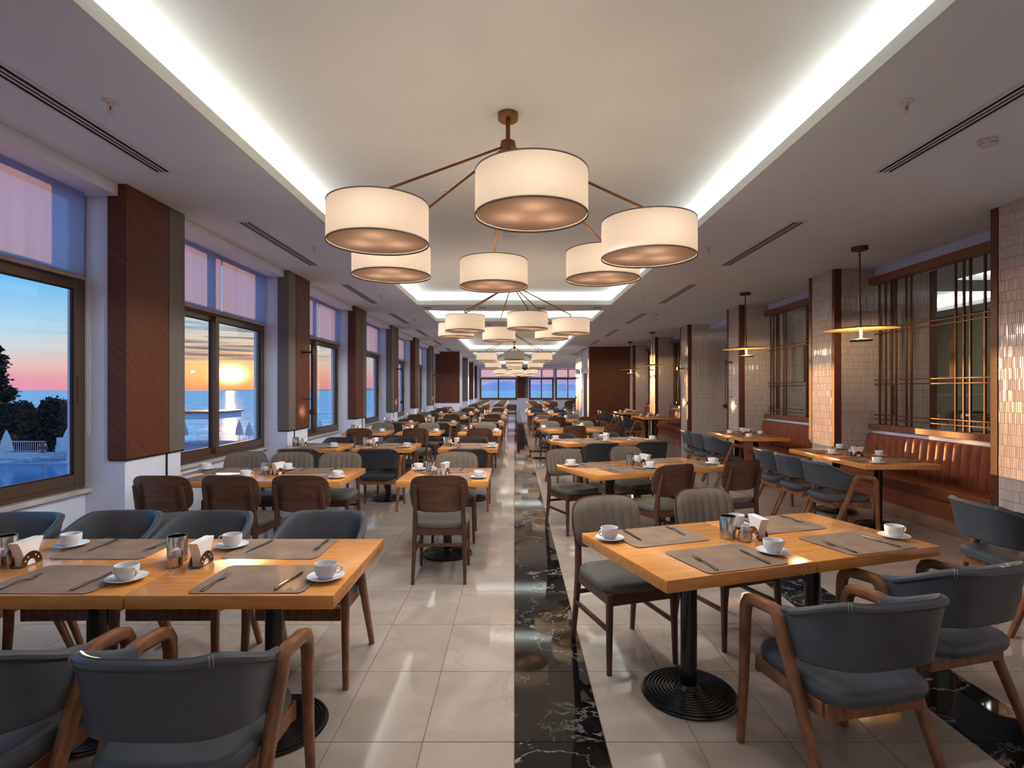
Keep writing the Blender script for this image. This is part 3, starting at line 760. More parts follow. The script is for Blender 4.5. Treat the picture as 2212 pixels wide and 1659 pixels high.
# ---- chandeliers
SHZ = .228
def drum(root, x, y, zb, bulbs, power):
    sh = obj('shade', MB().lathe([(.3, 0), (.3, SHZ)], 56), 'shade', root, (x, y, zb))
    rim = MB()
    for z in (.0, SHZ): rim.lathe([(.2965, z-.003), (.3025, z-.003), (.3025, z+.004), (.2965, z+.004), (.2965, z-.003)], 56)
    obj('rim', rim, 'shade_rim', sh)
    obj('diffuser', MB().lathe([(.296, .010), (.2, .011), (0, .011)], 40), 'diffuser', sh)
    sp = MB()
    for k in range(3): a = k*2*PI/3+.3; sp.tube([(0, 0, SHZ-.02), (.297*math.cos(a), .297*math.sin(a), SHZ-.01)], .004, n=5)
    sp.lathe([(.02, SHZ-.09), (.022, SHZ-.01), (.012, SHZ)], 12, cap=True); obj('spider', sp, 'bronze', sh)
    for k in range(bulbs):
        a = k*2*PI/max(1, bulbs)+.6; r = .13 if bulbs > 1 else 0
        point('bulb', (x+r*math.cos(a), y+r*math.sin(a), zb+.10), power/bulbs, (1, .80, .60), .03, root)
def lamp_light(x, y, zb, root):
    l = bpy.data.lights.new('drum_lamp_light', 'SPOT'); l.energy = P_LAMP; l.color = (1, .985, .95); l.spot_size = PI; l.spot_blend = .12; l.shadow_soft_size = .06
    o = bpy.data.objects.new('drum_lamp_light', l); COL.objects.link(o); o.location = (x, y, zb-.03); o.parent = root; o.visible_glossy = False
def chandelier(x, y, rot, label, zs=None, bulbs=3, R=.98):
    c = thing('chandelier', label, 'chandelier', (x, y, 0), 0, 'six-drum chandeliers')
    obj('canopy', MB().lathe([(0, ZU-.05), (.066, ZU-.048), (.072, ZU-.04), (.072, ZU), (0, ZU)], 28), 'bronze', c)
    obj('rod', MB().tube([(0, 0, ZU-.05), (0, 0, 3.31)], .016, n=12), 'bronze', c)
    obj('hub', MB().lathe([(0, 3.20), (.02, 3.20), (.022, 3.215), (.05, 3.222), (.055, 3.24), (.055, 3.285), (.048, 3.295), (.052, 3.30), (.02, 3.315), (0, 3.315)], 24), 'bronze', c)
    for k in range(6):
        a = rot+k*PI/3; zb = (zs[k] if zs else 2.435); dx, dy = R*math.cos(a), R*math.sin(a)
        arm = MB().tube([(.04*math.cos(a), .04*math.sin(a), 3.255), (dx*.985, dy*.985, zb+SHZ+.085), (dx, dy, zb+SHZ+.078), (dx, dy, zb+SHZ-.02)], .0085, n=8)
        obj('arm', arm, 'bronze', c); drum(c, dx, dy, zb, 0 if (k == 0 and 17 < y < 17.1) else bulbs, P_BULB*2.0); lamp_light(dx, dy, zb, c)
    return c
rd = math.radians
chandelier(-.045, 3.89, rd(-82), 'nearest six-drum chandelier under the big lit tray', [2.465, 2.39, 2.445, 2.455, 2.425, 2.42], 3)
chandelier(-.043, 9.0, rd(-76), 'second six-drum chandelier down the hall', None, 2)
chandelier(-.0, 17.05, rd(-90), 'third six-drum chandelier, first under the far long tray', None, 1)
chandelier(-.0, 22.15, rd(-91), 'fourth six-drum chandelier, second under the far long tray', None, 1)
chandelier(.05, 30.2, rd(-82), 'fifth six-drum chandelier near the far windows', None, 1)
chandelier(.05, 35.3, rd(-70), 'last six-drum chandelier, closest to the far windows', None, 1)

# ---- dish pendants over the bench tables
def build_pendant():
    p = empty('pendant_lamp')
    obj('canopy', MB().lathe([(.0, -.045), (.088, -.043), (.09, -.035), (.09, 0), (0, 0)], 28), 'brown_metal', p)
    obj('rod', MB().tube([(0, 0, -.04), (0, 0, 2.31-ZC)], .009, n=10), 'brown_metal', p)
    z = 2.285-ZC
    obj('dish', MB().lathe([(0, z+.03), (.12, z+.026), (.3, z+.010), (.40, z-.008), (.404, z-.012), (.398, z-.012), (.3, z+.002), (.12, z+.018), (0, z+.02)], 56), 'disc', p)
    obj('stem', MB().lathe([(.012, z+.01), (.016, z), (.016, z-.12), (.016, z-.13)], 14, cap=True), 'glow', p)
    obj('lamp_disc', MB().lathe([(0, z-.130), (.11, z-.128), (.125, z-.134), (.125, z-.15), (.118, z-.156), (0, z-.158)], 36), 'brown_metal', p)
    point('lamp', (0, 0, z-.09), P_PEND, (1, .74, .40), .05, p)
    return p
PEN = Kind(build_pendant)
for (x, y), nm in zip(((4.18, 6.63), (4.11, 9.75), (4.12, 16.35), (4.14, 19.6)), ('nearest', 'second', 'third', 'farthest')):
    o = PEN.put((x, y, ZC), random.uniform(0, 6), '%s dish pendant lamp with brass underside over the bench tables' % nm, 'pendant lamp', 'dish pendants over the bench tables')
    o.rotation_euler = (rd(1.2), rd(-1.6), 0)

# ---- wall sconces: arm with disc, hanging rod and ball lamp
def build_sconce():
    s = empty('wall_sconce')            # wall at local x = 0, lamp stands out to +x
    obj('bracket', MB().tube([(0, 0, 2.12), (.13, 0, 2.12)], .014, n=10).tube([(0, 0, 1.40), (.155, 0, 1.40)], .005, n=6), 'brown_metal', s)
    X = Matrix.Translation((.155, 0, 2.12)) @ Matrix.Rotation(PI/2, 4, 'Y')
    obj('disc', MB().lathe([(0, -.022), (.052, -.02), (.06, -.012), (.06, .012), (.052, .02), (0, .022)], 28, X=X), 'brown_metal', s)
    obj('rod', MB().tube([(.155, 0, 2.07), (.155, 0, 1.24)], .006, n=8), 'brown_metal', s)
    Y = Matrix.Translation((.155, 0, 1.205)) @ Matrix.Rotation(-PI/2, 4, 'Y')
    obj('lamp_head', MB().lathe([(0, -.04), (.03, -.038), (.044, -.02), (.048, .0), (.048, .03), (.042, .034), (.03, .03)], 24, X=Y), 'brown_metal', s)
    obj('bulb', MB().lathe([(.03, .028), (.026, .034), (0, .038)], 16, X=Y), 'glow', s)
    l = bpy.data.lights.new('sconce_lamp', 'SPOT'); l.energy = P_SCONCE; l.color = (1, .8, .52); l.spot_size = 2.2; l.spot_blend = .8; l.shadow_soft_size = .02
    lo = bpy.data.objects.new('sconce_lamp', l); COL.objects.link(lo); lo.parent = s; lo.location = (.11, 0, 1.205); lo.rotation_euler = (0, PI/2, 0)
    return s
SCN = Kind(build_sconce)
for k, y in enumerate((7.93, 14.62, 21.35)):
    SCN.put((-3.256, y+.50, 0), 0, 'brown wall sconce on the %s grey and wood window pillar' % ('first', 'second', 'third')[k], 'wall sconce', 'sconces on the window pillars')
for k, y in enumerate((11.10, 14.43)):
    SCN.put((XC, y+.36, 0), PI, 'brown wall sconce on the tiled column %s the passage opening' % ('before', 'after')[k], 'wall sconce', 'sconces on the tiled columns')
SCN.put((2.985, 25.2, 0), PI, 'brown wall sconce on the tiled pier near the far room', 'wall sconce', 'sconces on the tiled columns')

# ------------------------------------------------------------------ furniture
def build_side_chair():
    """plywood-back chair; sitter faces +y, origin on the floor under the seat"""
    c = empty('side_chair')
    obj('seat', MB().cushion(.455, .455, .425, .485, 36, 4.2, (0, .005)), 'seat', c)
    fr = MB()
    fr.cbox(-.185, .185, .185, .21, .365, .43, .004).cbox(-.18, .18, -.215, -.19, .375, .43, .004)
    for s in (-1, 1): fr.cbox(s*.195-.011, s*.195+.011, -.20, .20, .365, .43, .004)
    obj('seat_frame', fr, 'walnut', c)
    for s in (-1, 1):
        obj('front_leg', MB().tube([(s*.207, .213, 0), (s*.200, .203, .43)], [.013, .019], [.013, .021], n=12, side=(1, 0, 0), sq=.6), 'walnut', c)
        pts = [(s*.207, -.262, 0), (s*.199, -.222, .30), (s*.195, -.212, .43), (s*.190, -.225, .56), (s*.186, -.262, .70), (s*.184, -.288, .785)]
        obj('rear_leg', MB().tube(pts, [.013, .017, .019, .018, .016, .013], [.015, .021, .024, .021, .016, .011], n=12, side=(1, 0, 0), sq=.6), 'walnut', c)
        obj('stretcher', MB().tube([(s*.203, .207, .235), (s*.203, -.228, .235)], .010, .014, n=10, side=(1, 0, 0), sq=.6), 'walnut', c)
    obj('stretcher', MB().tube([(-.2, -.222, .30), (.2, -.222, .30)], .010, .014, n=10, side=(0, 1, 0), sq=.6), 'walnut', c)
    # backrest: curved plywood shell behind, channelled pad in front
    a, b, zc = .238, .152, .715
    def yb(x, z): return -.222 - .30*(z-.56)*.72 + .055*(x/.238)**2*1.0
    def plate(off0, off1, nx, rib=0.0, shrink=1.0):
        F, B = [], []
        for i in range(nx):
            s = -1+2*i/(nx-1); s = math.copysign(abs(s)**.8, s); x = a*shrink*s; hz = b*shrink*max(0.0, 1-abs(s)**4.5)**(1/3.2)
            rf, rb = [], []
            for t in range(9):
                u = -1+2*t/8; u = math.copysign(abs(u)**.75, u); z = zc+hz*u
                edge = max(0.0, 1-abs(u)**6)*max(0.0, 1-abs(s)**8)
                ch = rib*(abs(math.sin(4*PI*(x/(a*shrink)+1)))**.6-.5) if rib else 0
                rf.append((x, yb(x, z)+off1*edge+off0*(1-edge)+ch*edge, z)); rb.append((x, yb(x, z)+off0, z))
            F.append(rf); B.append(rb)
        m = MB().grid(F); m.grid(B, flip=True)
        # close the outline
        for R, S in ((F, B),):
            for i in range(nx-1):
                for t in (0, 8):
                    m.add([R[i][t], R[i+1][t], S[i+1][t], S[i][t]], [(0, 1, 2, 3)])
        return m
    obj('backrest', plate(-.014, .010, 29), 'ply', c)
    pad = obj('back_pad', plate(.006, .040, 65, .012, .975), 'ribbed', c); pad['label'] = 'channel-stitched taupe pad on the front of the back'
    return c
SIDE = Kind(build_side_chair)

def build_armchair(leather):
    def f():
        c = empty('armchair')
        obj('seat', MB().cushion(.47, .49, .395, .465, 36, 4.5, (0, .005), .010), leather, c)
        fr = MB(); fr.cbox(-.225, .225, .195, .22, .33, .40, .004).cbox(-.215, .215, -.175, -.15, .33, .40, .004)
        for s in (-1, 1): fr.cbox(s*.215-.012, s*.215+.012, -.16, .2, .34, .40, .004)
        obj('seat_frame', fr, 'armwood', c)
        def yl(z): return .045-(.675-z)*.44          # centre line of the sloping rear leg
        for s in (-1, 1):
            x = s*.258
            pts = [(x*1.03, .262, 0), (x, .247, .30), (x, .238, .565), (x, .232, .610), (x, .212, .640), (x, .18, .651), (x, .06, .660)]
            w = [.015, .019, .022, .023, .024, .023, .022]; h = [.016, .019, .022, .024, .026, .025, .024]
            obj('front_leg', MB().tube(pts, w, h, n=14, side=(1, 0, 0), sq=.62), 'armwood', c)
            pts = [(x, .075, .660), (x, .045, .658), (x, .022, .640), (x, yl(.60), .60), (x, yl(.40), .40), (x*1.02, yl(.0), 0)]
            w = [.022, .023, .024, .024, .021, .015]; h = [.024, .026, .028, .026, .023, .016]
            obj('rear_leg', MB().tube(pts, w, h, n=14, side=(1, 0, 0), sq=.62), 'armwood', c)
        # wrap-around leather back
        nu, nv = 49, 8; out, inn = [], []
        def plan(u, z, off):
            t = (z-.53)/(.785-.53); e = yl(min(z, .67))-.018
            hw = .243+.022*t-off; dep = .262+.052*t-off + e*0
            a = PI*(u+1)/2; ca, sa = math.cos(a), math.sin(a)
            X_ = -hw*math.copysign(abs(ca)**.52, ca); Y_ = -(abs(sa)**.60)
            return X_, e+(-dep-e)*(-Y_)
        for i in range(nu):
            u = -1+2*i/(nu-1); ro, ri = [], []
            k = 1-abs(u)**3.2
            zt = .672+.112*min(1, (1-abs(u)**2.4)*1.15); zb = .515+.035*k
            for j in range(nv):
                z = zb+(zt-zb)*j/(nv-1)
                x, y = plan(u, z, 0); ro.append((x, y, z))
                x, y = plan(u, z, .032); ri.append((x, y, z))
            top = [((ro[-1][0]*(1-q)+ri[-1][0]*q), (ro[-1][1]*(1-q)+ri[-1][1]*q), zt+.016*math.sin(PI*q)) for q in (.0, .25, .5, .75)]
            bot = [((ri[0][0]*(1-q)+ro[0][0]*q), (ri[0][1]*(1-q)+ro[0][1]*q), zb-.010*math.sin(PI*q)) for q in (.33, .66)]
            # outer roll under the rim
            roll = []
            for p_ in ro:
                t = (p_[2]-zb)/(zt-zb); roll.append(p_)
            out.append(roll+top[1:]+list(reversed(ri))+bot)
        m = MB().grid(out, wrap=True)
        L0 = len(out[0]); m.f.append(tuple(range(L0))); m.f.append(tuple(reversed(range((nu-1)*L0, nu*L0))))
        back = obj('backrest', m, leather, c)
        # rolled rim and stitched seams
        r = MB(); pts = []
        for i in range(1, nu-1):
            u = -1+2*i/(nu-1); zt = .672+.112*min(1, (1-abs(u)**2.4)*1.15); x, y = plan(u, zt-.002, .012); pts.append((x, y, zt-.004))
        r.tube(pts, .020, .017, n=10); obj('rolled_rim', r, leather, back)
        st = MB()
        for s in (-1, 1):
            i = int((nu-1)*(.5+.20*s)); c0 = Vector(pts[i-1]); t = (Vector(pts[i])-Vector(pts[i-2])).normalized(); out_ = t.cross(Vector((0, 0, 1))).normalized()
            if out_.y > 0: out_ = -out_
            for d in (-.005, .005):
                q = [c0+t*d+out_*(.0208*math.cos(g))+Vector((0, 0, .0178*math.sin(g))) for g in [rd(-50+17*k) for k in range(13)]]
                st.tube(q, .0009, n=4)
            obj('seam', st, 'stitch', back); st = MB()
        return c
    return f
ARM = Kind(build_armchair('leather'))
ARMD = Kind(build_armchair('leather_dark'))

def build_table():
    t = empty('dining_table')
    obj('tabletop', MB().cbox(-.402, .402, -.402, .402, .695, .75, .005, 2), 'table', t)
    obj('underframe', MB().cbox(-.29, .29, -.29, .29, .672, .695, .003), 'black_metal', t)
    obj('column', MB().lathe([(.040, .035), (.041, .06), (.041, .66), (.075, .668), (.075, .675)], 24, cap=True), 'black_metal', t)
    pr = [(.232, .004), (.236, .010), (.232, .018)]; r, z = .225, .021
    while r > .06:
        pr += [(r, z), (r-.003, z+.006), (r-.009, z+.0065), (r-.0125, z+.001)]; r -= .0185; z += .0022
    pr += [(.052, .052), (.045, .06), (.042, .06)]
    ft = MB().lathe(pr, 48)
    obj('base', ft, 'black_metal', t)
    f = MB()
    for k in range(5): a = k*2*PI/5+.3; f.lathe([(.012, 0), (.012, .012)], 8, (.21*math.cos(a), .21*math.sin(a), 0), cap=True)
    obj('foot_pads', f, 'black_metal', t); return t
TAB = Kind(build_table)

# ---- tableware
def build_saucer():
    m = MB().lathe([(0, .004), (.03, .004), (.036, .005), (.060, .012), (.074, .0165), (.076, .0155), (.062, .008), (.04, .0005), (.036, 0), (0, 0)], 36)
    return obj('saucer', m, 'porcelain')
def build_cup():
    e = empty('coffee_cup')
    obj('bowl', MB().lathe([(0, .003), (.022, .003), (.024, 0), (.027, 0), (.030, .006), (.040, .018), (.0445, .034), (.0455, .060), (.0445, .0615), (.0425, .060), (.0415, .034), (.037, .020), (.026, .009), (0, .008)], 32), 'porcelain', e)
    pts = [(.043, 0, .050), (.054, 0, .053), (.064, 0, .048), (.0665, 0, .038), (.062, 0, .028), (.053, 0, .022), (.042, 0, .0215)]
    obj('handle', MB().tube(pts, .0048, .0032, n=8, side=(0, 1, 0)), 'porcelain', e); return e
def build_knife():
    m = MB(); e = empty('table_knife')
    obj('handle', MB().tube([(0, -.105, .005), (0, -.10, .005), (0, -.05, .005), (0, -.01, .0045), (0, .0, .004)], [.004, .0075, .0072, .0055, .004], [.002, .0042, .004, .0036, .003], n=10, side=(1, 0, 0)), 'cutlery', e)
    pts = [(-.004, 0), (.005, 0), (.0095, .02), (.0095, .075), (.006, .098), (.0005, .108), (-.004, .103)]
    obj('blade', MB().prism(pts, 'z', .0035, .0048), 'cutlery', e); return e
def build_fork():
    e = empty('table_fork')
    pts = [(0, -.10, .003), (0, -.095, .004), (0, -.06, .006), (0, -.01, .010), (0, .022, .007), (0, .035, .0045)]
    obj('handle', MB().tube(pts, [.004, .0085, .0075, .0045, .004, .006], [.0015, .0022, .0022, .002, .002, .0016], n=10, side=(1, 0, 0)), 'cutlery', e)
    m = MB().tube([(0, .03, .005), (0, .043, .0035), (0, .055, .0035)], [.006, .0115, .0125], [.0014, .0014, .0012], n=10, side=(1, 0, 0))
    for k in range(4):
        x = -.0108+.0072*k; m.tube([(x, .053, .0035), (x, .075, .005), (x, .095, .0095)], [.0022, .0019, .0012], [.0013, .0012, .0009], n=6, side=(1, 0, 0))
    obj('head', m, 'cutlery', e); return e
def build_placemat():
    w, d, n = .225, .17, 14; rows = []; r = .018
    rows_t, rows_b = [], []
    for j in range(n+1):
        y = -d+2*d*j/n; ins = 0
        dy = d-abs(y)
        if dy < r: ins = r-math.sqrt(max(0, r*r-(r-dy)**2))
        rt = []
        for i in range(n+1):
            x = (-1+2*i/n)*(w-ins); z = .0022+.0012*(math.sin(x*23+1)*math.sin(y*19+2)+1)*.5+ .0016*(abs(x)/w)**6
            rt.append((x, y, z))
        rows_t.append(rt); rows_b.append([(x, y, z-.0014) for x, y, z in rt])
    m = MB().grid(rows_t).grid(rows_b, flip=True)
    edge = [(0, i) for i in range(n+1)]+[(j, n) for j in range(1, n+1)]+[(n, i) for i in range(n-1, -1, -1)]+[(j, 0) for j in range(n-1, 0, -1)]
    for (a, b), (c, d_) in zip(edge, edge[1:]+edge[:1]): m.add([rows_t[a][b], rows_t[c][d_], rows_b[c][d_], rows_b[a][b]], [(0, 1, 2, 3)])
    return obj('placemat', m, 'mat_paper')
def build_tumbler():
    return obj('steel_tumbler', MB().lathe([(0, 0), (.040, 0), (.042, .002), (.042, .115), (.041, .1165), (.0395, .115), (.0395, .006), (0, .005)], 32), 'steel')
def build_sugar():
    e = empty('sugar_pot')
    obj('pot', MB().lathe([(0, 0), (.030, 0), (.0325, .003), (.0325, .044), (.031, .045), (.030, .043), (.030, .004), (0, .004)], 28), 'steel', e)
    rnd = random.Random(3)
    for k in range(11):
        a = rnd.uniform(0, 2*PI); r = rnd.uniform(.003, .017); X = Matrix.Translation((r*math.cos(a), r*math.sin(a), .006)) @ Matrix.Rotation(rnd.uniform(0, PI), 4, 'Z') @ Matrix.Rotation(rnd.uniform(-.16, .16), 4, 'X')
        h = rnd.uniform(.062, .074)
        obj('sugar_packet', MB().cbox(-.011, .011, -.0022, .0022, 0, h, .001, X=X), 'packet', e, smooth=False)
    return e
def build_napkins():
    """napkins in a steel clip of two half-round plates; long side along x"""
    e = empty('napkin_holder')
    n = 10; L_ = [(-.034-.034*(i/n)**2.2-.004*(i/n), .002+.112*i/n) for i in range(n+1)]
    P = L_+[(-x, z) for x, z in reversed(L_)]
    for q in range(5):
        y0 = -.021+.0086*q; sc = [1, .985, .995, .98, 1][q]
        obj('napkin', MB().prism([(x*sc, z*(1 if q % 2 else .99)) for x, z in P], 'y', y0, y0+.0076), 'paper', e, smooth=False)
    for s in (-1, 1):
        ro, ri = .058, .026; m = MB(); N_ = 20; th = .0012; y0, y1 = s*.0235-th, s*.0235+th; vs = []; fs = []
        for k in range(N_+1):
            a = PI*k/N_
            for y in (y0, y1): vs += [(ro*math.cos(a), y, ro*math.sin(a)+.004), (ri*math.cos(a), y, ri*math.sin(a)+.004)]
        for k in range(N_):
            o = 4*k; fs += [(o, o+4, o+5, o+1), (o+2, o+3, o+7, o+6), (o, o+2, o+6, o+4), (o+1, o+5, o+7, o+3)]
        fs += [(0, 1, 3, 2), (4*N_, 4*N_+2, 4*N_+3, 4*N_+1)]
        m.add(vs, fs); pl = obj('clip_plate', m, 'bronze_steel', e)
        d = MB()
        for a in (.55, 1.05, 2.09, 2.6):
            X = Matrix.Translation((.042*math.cos(a), s*.0235+s*.0016, .042*math.sin(a)+.004)) @ Matrix.Rotation(PI/2, 4, 'X'); d.lathe([(0, -.0004), (.0038, -.0004), (.0038, .0004), (0, .0004)], 10, X=X)
        obj('punched_dots', d, 'paper', pl)
    obj('base_plate', MB().box(-.058, .058, -.0245, .0245, 0, .002), 'bronze_steel', e, smooth=False)
    return e
M['bronze_steel'] = mat('brown_tinted_steel', (120, 84, 56), .22, metal=.9, var=.06)
CUP, SAU, KNI, FOR, PLM = Kind(build_cup), Kind(build_saucer), Kind(build_knife), Kind(build_fork), Kind(build_placemat)
TUM, SUG, NAP = Kind(build_tumbler), Kind(build_sugar), Kind(build_napkins)
TZ = .7502
RN = random.Random(11)
def frame(FL, ang):
    c, s = math.cos(ang), math.sin(ang)
    return lambda u, v: (FL[0]+u*c-v*s, FL[1]+u*s+v*c)
def setting(P, ang, u0, far, side, tname, cutlery):
    """one place at the .8 m table whose near left corner is (u0, 0) in frame P"""
    def at(u, v):
        return P(u0+u, v) if not far else P(u0+.80-u, .80-v)
    a = ang+(PI if far else 0); j = lambda s=.008: RN.uniform(-s, s)
    x, y = at(.445+j(), .182+j(.006)); PLM.put((x, y, TZ), a+j(.02), 'brown paper placemat, %s side of %s' % (side, tname), 'placemat', 'paper placemats')
    x, y = at(.715+j(.014), .165+j(.015)); SAU.put((x, y, TZ+.0035), j(3), 'white saucer, %s side of %s' % (side, tname), 'saucer', 'white saucers')
    CUP.put((x, y, TZ+.0078), a+(RN.uniform(-.5, .2) if not far else RN.uniform(-.4, .3)), 'white coffee cup, %s side of %s' % (side, tname), 'cup', 'white coffee cups')
    if cutlery:
        x, y = at(.575+j(.01), .145+j(.01)); KNI.put((x, y, TZ+.004), a+RN.uniform(-.2, .12), 'steel table knife, %s side of %s' % (side, tname), 'knife', 'table knives')
        x, y = at(.285+j(.012), .135+j(.01)); FOR.put((x, y, TZ+.004), a+RN.uniform(-.15, .1), 'steel table fork, %s side of %s' % (side, tname), 'fork', 'table forks')
def condiments(P, ang, u, v, tname, flip=False):
    s = -1 if flip else 1
    x, y = P(u-.06*s, v+.07); TUM.put((x, y, TZ), 0, 'open steel tumbler on %s' % tname, 'tumbler', 'steel tumblers')
    x, y = P(u-.02*s, v-.01); SUG.put((x, y, TZ), RN.uniform(0, 6), 'steel pot of sugar packets on %s' % tname, 'sugar pot', 'sugar pots')
    x, y = P(u+.085*s, v+.01); NAP.put((x, y, TZ), ang+PI/2+RN.uniform(-.28, .1), 'napkins in clip holder on %s' % tname, 'napkin holder', 'napkin holders')

def table(P, ang, u0, name, cat_group):
    x, y = P(u0+.402, .402); TAB.put((x, y, 0), ang+RN.choice((0, PI)), name, 'table', cat_group)

def chair(kind, x, y, rz, what, where, group):
    kind.put((x, y, 0), rz+RN.uniform(-.035, .035), '%s %s' % (what, where), 'chair', group)
PLYL = 'plywood-back chair with ribbed pad,'
ARML = 'leather armchair with wooden arms,'

# ---- window-side rows
ROWY = [2.10, 4.74, 7.34, 10.10, 12.90, 15.70, 18.40, 21.15]
for r, y in enumerate(ROWY):
    o = ORD[r]
    if r == 0: cols = [(-1.497, 'aisle end table, front window row'), (-2.306, 'middle table, front window row'), (-3.115, 'wall end table, front window row')]
    elif r == 1: cols = [(-1.03, 'aisle table, second window row'), (-2.31, 'middle table, second window row'), (-3.12, 'wall table, second window row')]
    else: cols = [(-1.045, 'aisle table, %s window row' % o), (-2.185, 'middle table, %s window row' % o), (-3.19, 'wall table, %s window row' % o)]
    if r == 2: cols[0] = (-1.03, cols[0][1])
    for x, nm in cols:
        P = frame((x, y), 0); table(P, 0, 0, 'square beech table, %s' % nm, 'tables of the window rows')
        for far in (0, 1): setting(P, 0, 0, far, ('near', 'far')[far], nm, y < 14)
    if r < 2:
        P = frame((cols[0][0], y), 0)
        condiments(P, 0, .0 if r == 0 else .30, .36, 'joint of aisle end and middle tables, front window row' if r == 0 else cols[0][1])
        P = frame((cols[1][0], y), 0); condiments(P, 0, .02 if r == 0 else .02, .36, 'joint of middle and wall tables, %s window row' % o)
    else:
        for x, nm in cols: condiments(frame((x, y), 0), 0, .13, .40, nm)
    arm = r % 2 == 0; K = (ARM if r == 0 else ARMD) if arm else SIDE; what = (('slate ' if r == 0 else 'black ')+ARML) if arm else PLYL
    for i, (x, nm) in enumerate(cols):
        xc = x+.40+(.03 if r else 0)
        if r == 0: xc = (-1.03, -1.69, -2.36)[i]
        if r == 1: xc = (-.605, -1.70, -2.26)[i]
        yn = y-.30 if r == 0 else (y-.14 if not arm else y-.17)
        chair(K, xc, yn, 0, what, 'near side of %s' % nm, 'chairs of the window rows')
        if r == 0: xf = (-1.13, -1.81, -2.36)[i]
        elif r == 1: xf = (-.62, -1.885, -2.40)[i]
        else: xf = xc+RN.uniform(-.05, .05)
        chair(K, xf, y+.80+(.17 if not arm else .18), PI, what, 'far side of %s' % nm, 'chairs of the window rows')
    if r == 0: chair(ARM, -2.92, y+.93, PI, 'slate '+ARML, 'far side of front window row, closest to the window', 'chairs of the window rows')
    if r == 1:
        chair(SIDE, -2.81, y-.14, 0, PLYL, 'near side of the second window row, against the pillar', 'chairs of the window rows')
        chair(SIDE, -2.92, y+.97, PI, PLYL, 'far side of the second window row, under the window', 'chairs of the window rows')

# ---- slanted pairs in the centre of the hall
CEN = [((.629, 2.26), 18.6), ((.764, 5.07), 23.0), ((.768, 8.03), 17.0), ((.687, 10.66), 15.0), ((.62, 14.1), 10.0), ((.46, 18.1), 3.0), ((.45, 21.1), 2.0)]
for r, ((x, y), deg) in enumerate(CEN):
    o = ORD[r]; a = rd(deg); P = frame((x, y), a)
    names = ['aisle half table, %s slanted pair' % o, 'outer half table, %s slanted pair' % o]
    for i, nm in enumerate(names):
        table(P, a, .808*i, 'square beech table, %s' % nm, 'slanted table pairs')
        for far in (0, 1): setting(P, a, .808*i, far, ('near', 'far')[far], nm, y < 13)
    condiments(P, a, .76, .40, 'joint of the %s slanted table pair' % o)
    arm_near = r in (0, 2, 5, 6); arm_far = r in (2, 5, 6)
    for i, nm in enumerate(names):
        for far in (0, 1):
            arm = arm_far if far else arm_near
            K = (ARM if r == 0 else ARMD) if arm else SIDE; what = (('slate ' if r == 0 else 'black ')+ARML) if arm else PLYL
            u = .40+.808*i; v = ((-.18 if arm else -.10) if not far else .80+(.2 if arm else .14))
            if r == 0:
                if far: u, v = ((.32, .905), (1.08, .93))[i]
                else: u, v = ((.62, -.275), (1.34, -.13))[i]
            if r == 1: u, v = (((.62, -.09), (1.45, -.09)), ((.28, .93), (1.12, .92)))[far][i]
            cx, cy = P(u, v)
            da = RN.uniform(-.05, .05)
            if r == 0 and not far: da = (-.08, -.05)[i]
            chair(K, cx, cy, a+(PI if far else 0)+da, what, '%s side of %s' % (('near', 'far')[far], nm), 'chairs of the slanted pairs')

# ---- bench tables along the columns
BEN = [((3.71, 7.40), 'nearest'), ((3.73, 10.58), 'second'), ((3.68, 17.30), 'third'), ((3.70, 20.70), 'farthest')]
for (x, y), o in BEN:
    P = frame((x, y), -PI/2)
    for i in (1, 0):
        nm = '%s half table, %s bench pair' % (('far', 'near')[i], o)
        table(P, -PI/2, .808*i, 'square beech table, %s' % nm, 'bench table pairs')
        for far in (0, 1): setting(P, -PI/2, .808*i, far, ('aisle', 'bench')[far], nm, y < 11)
    condiments(P, -PI/2, .80, .36, 'joint of the %s bench table pair' % o)
    for i, d in enumerate((.42, 1.0, 1.62)):
        chair(ARM if o in ('nearest', 'second') else ARMD, x-.30, y-d, -PI/2, 'dark blue '+ARML, '%s along the %s bench table pair' % (('farthest', 'middle', 'closest')[i], o), 'armchairs along the bench tables')
for i, y in enumerate((3.66, 3.02)):
    chair(ARM, 3.34, y, -PI/2, 'dark blue '+ARML, ('back to the aisle, before the front column', 'cut off by the picture edge')[i], 'armchairs along the bench tables')

# ---- far room beyond the big pillar
far_t = []
for r, y in enumerate((26.2, 28.9, 31.6, 34.3, 37.2)):
    for i, x in enumerate((-2.35, -1.15)) if r < 5 else (): far_t.append((x, y, ('window', 'aisle')[i], ORD[r]))
    if r in (0, 2, 3): far_t.append((.72, y+.4, 'right-hand', ORD[r]))
    if r > 1: far_t.append((1.9, y+.8, 'outermost right-hand', ORD[r]))
for x, y, c_, o in far_t:
    nm = '%s table, %s far room row' % (c_, o); P = frame((x, y), 0)
    table(P, 0, 0, 'square beech table, %s' % nm, 'tables of the far room')
    for far in (0, 1):
        setting(P, 0, 0, far, ('near', 'far')[far], nm, False)
        chair(SIDE, x+.4, y-.16 if not far else y+.98, PI*far, PLYL, '%s side of %s' % (('near', 'far')[far], nm), 'chairs of the far room')
chair(SIDE, -.12, 26.35, 0, PLYL, 'alone in the aisle at the entrance of the far room', 'chairs of the far room')
for i, (x, y) in enumerate(((3.2, 33.5), (4.0, 33.8), (3.6, 36.5), (4.6, 36.6), (4.2, 39.0), (5.2, 39.2))):
    chair(SIDE, x, y, (i % 2)*PI+.3, PLYL, '%s of the loose group by the far right windows' % (ORD[i] if i else 'first'), 'chairs by the far right windows')

